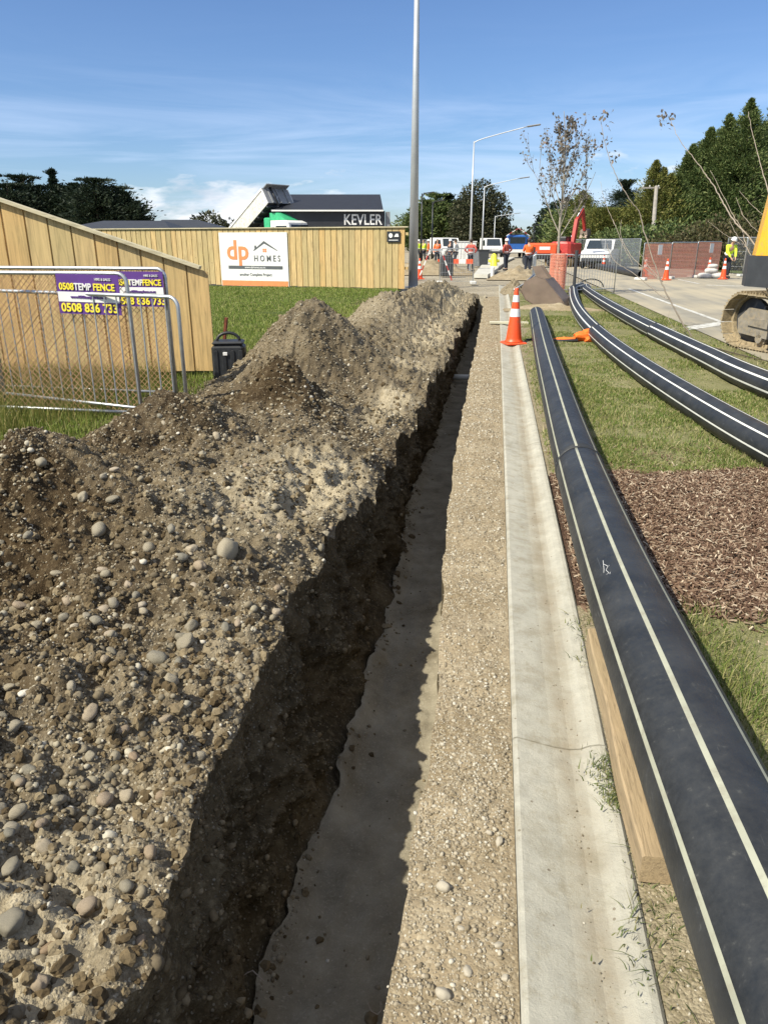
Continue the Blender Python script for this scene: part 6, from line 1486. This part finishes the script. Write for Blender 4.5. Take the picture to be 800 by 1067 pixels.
b = MB(); rn = .26; hN = 1.25
for k in range(40):
    a = 2 * math.pi * k / 40; b.tube([(bt.x + rn * math.cos(a), bt.y + rn * math.sin(a), .02), (bt.x + rn * 1.02 * math.cos(a), bt.y + rn * math.sin(a), hN)], .008, 4, False)
for k in range(28): z_ = .04 + k * (hN - .05) / 27; b.tube([(bt.x + rn * math.cos(a), bt.y + rn * math.sin(a), z_ + .01 * math.sin(3 * a)) for a in np.linspace(0, 2 * math.pi, 21)[:-1]], .008, 4, closed=True)
tag(b.build('netting_sleeve', M['rednet']), 'tube of orange netting standing round the young tree trunk', 'netting')
# young tree saplings with bare twigs
def sapling(name, label, base_, stems, leaves, group='bare saplings by the road'):
    r = thing(name, label, 'tree', base_, 0, group); o = Vector(base_)
    for (pts, r0, r1) in stems:
        pts = [Vector(p) - o for p in pts]; s = spline(pts, 7); s = [p + Vector(rng.normal(0, .004, 3)) for p in s]
        MB().tube(s, list(np.linspace(r0 * .8, r1 * .55, len(s))), 6).build('stem', M['twig'], r, True)
    if leaves:
        pn = np.array([tuple(Vector(p) - o) for p in leaves]); rep = np.repeat(pn, 7, 0) + rng.normal(0, .045, (len(pn) * 7, 3)); L = rng.uniform(.05, .10, len(rep)); V, F_ = leafquads(rep, rng.normal(size=(len(rep), 3)) + np.array([0, 0, -.6]), L, L * .5)
        npmesh('leaves', V, [F_], M['bronze'], None, False, r)
    return r
zb = 12.6
def Lp(l, z0=zb, dz=0): n_ = len(l); return [D(x_, y_, z0 + dz * (1 - i / max(1, n_ - 1))) for i, (x_, y_) in enumerate(l)]
base1 = P(726, 358, .0)
st1 = [(Lp([(625, 122), (630, 150), (640, 180), (655, 207), (666, 222), (671, 242), (680, 270), (688, 293), (700, 318), (714, 342), (726, 358)], 13.2, -.9), .005, .026),
       (Lp([(625, 189), (629, 207), (638, 230), (641, 235)], 13.4, .2), .003, .009), (Lp([(641, 235), (644, 240), (652, 262)], 13.4, 0), .008, .010),
       (Lp([(632, 254), (634, 262), (642, 274), (660, 285), (676, 298), (690, 309), (696, 312)], 13.2, .3), .004, .016),
       (Lp([(647, 229), (646, 243), (652, 258), (662, 272), (682, 288), (688, 292)], 13.2, .25), .003, .015),
       (Lp([(665, 262), (676, 278), (690, 294)], 13.2, .15), .004, .014), (Lp([(699, 320), (696, 330), (700, 340), (706, 347)], 13.1, 0), .003, .008),
       (Lp([(662, 359), (682, 365), (704, 366), (716, 361), (726, 356)], 13.0, 0), .003, .010)]
st1[2] = (Lp([(638, 229), (645, 246), (652, 262), (660, 276)], 13.35, 0), .007, .009)
st1 = [(p[::1], a, c) for p, a, c in st1]
lv1 = [D(x_, y_, 13.2 - .9) for x_, y_ in [(625, 121), (630, 121), (634, 128), (632, 118), (622, 153), (634, 145), (625, 150)]] + [D(641, 163, 13.0), D(638, 160, 13.0)]
sapling('bare_sapling', 'bare leaning sapling whose twigs cross the orange netting, tip highest left', (base1.x, base1.y, 0), st1, lv1)
b = MB().tube([P(738, 361, .03), P(760, 367, .04), P(780, 372, .03), P(803, 377, .03)], [.012, .010, .009, .006], 6); b.tube([P(764, 368, .04), P(768, 362, .12), P(772, 356, .2)], [.006, .004, .003], 5)
tag(b.build('fallen_branch', M['darkbark'], None, True), 'thin dark branch lying on the road edge below the excavator track', 'branch')
zz = 10.8; b2 = D(812, 395, 9.6)
tip = D(806, 330, 10.4); sb = Vector((tip.x + .25, tip.y - .5, 0))
st2 = [(Lp([(697, 122), (707, 145), (720, 162), (735, 182), (747, 200), (756, 217), (766, 232), (776, 243), (800, 272), (822, 300)], zz, .6) + [sb], .004, .028),
       (Lp([(740, 178), (752, 202), (763, 223), (772, 239), (777, 256), (784, 272), (797, 297), (808, 330)], zz, .4) + [sb], .003, .024),
       (Lp([(760, 230), (766, 243), (777, 258), (783, 268)], zz, .2), .003, .010), (Lp([(766, 206), (775, 226), (790, 243), (815, 268)], zz, .3), .003, .010),
       (Lp([(770, 199), (783, 214), (800, 227), (822, 240)], zz, .3), .003, .010), (Lp([(779, 117), (785, 145), (792, 172), (799, 197), (812, 240), (820, 290)], zz, .6) + [sb], .004, .020), (Lp([(737, 230), (750, 241), (762, 249), (770, 254)], zz, .4), .002, .006)]
lv2 = [D(x_, y_, zz + .6) for x_, y_ in [(690, 122), (693, 128), (697, 121), (692, 119)]]
sapling('bare_sapling', 'bare sapling reaching in from the right edge, one stem tipped with leaves', sb, st2, lv2)
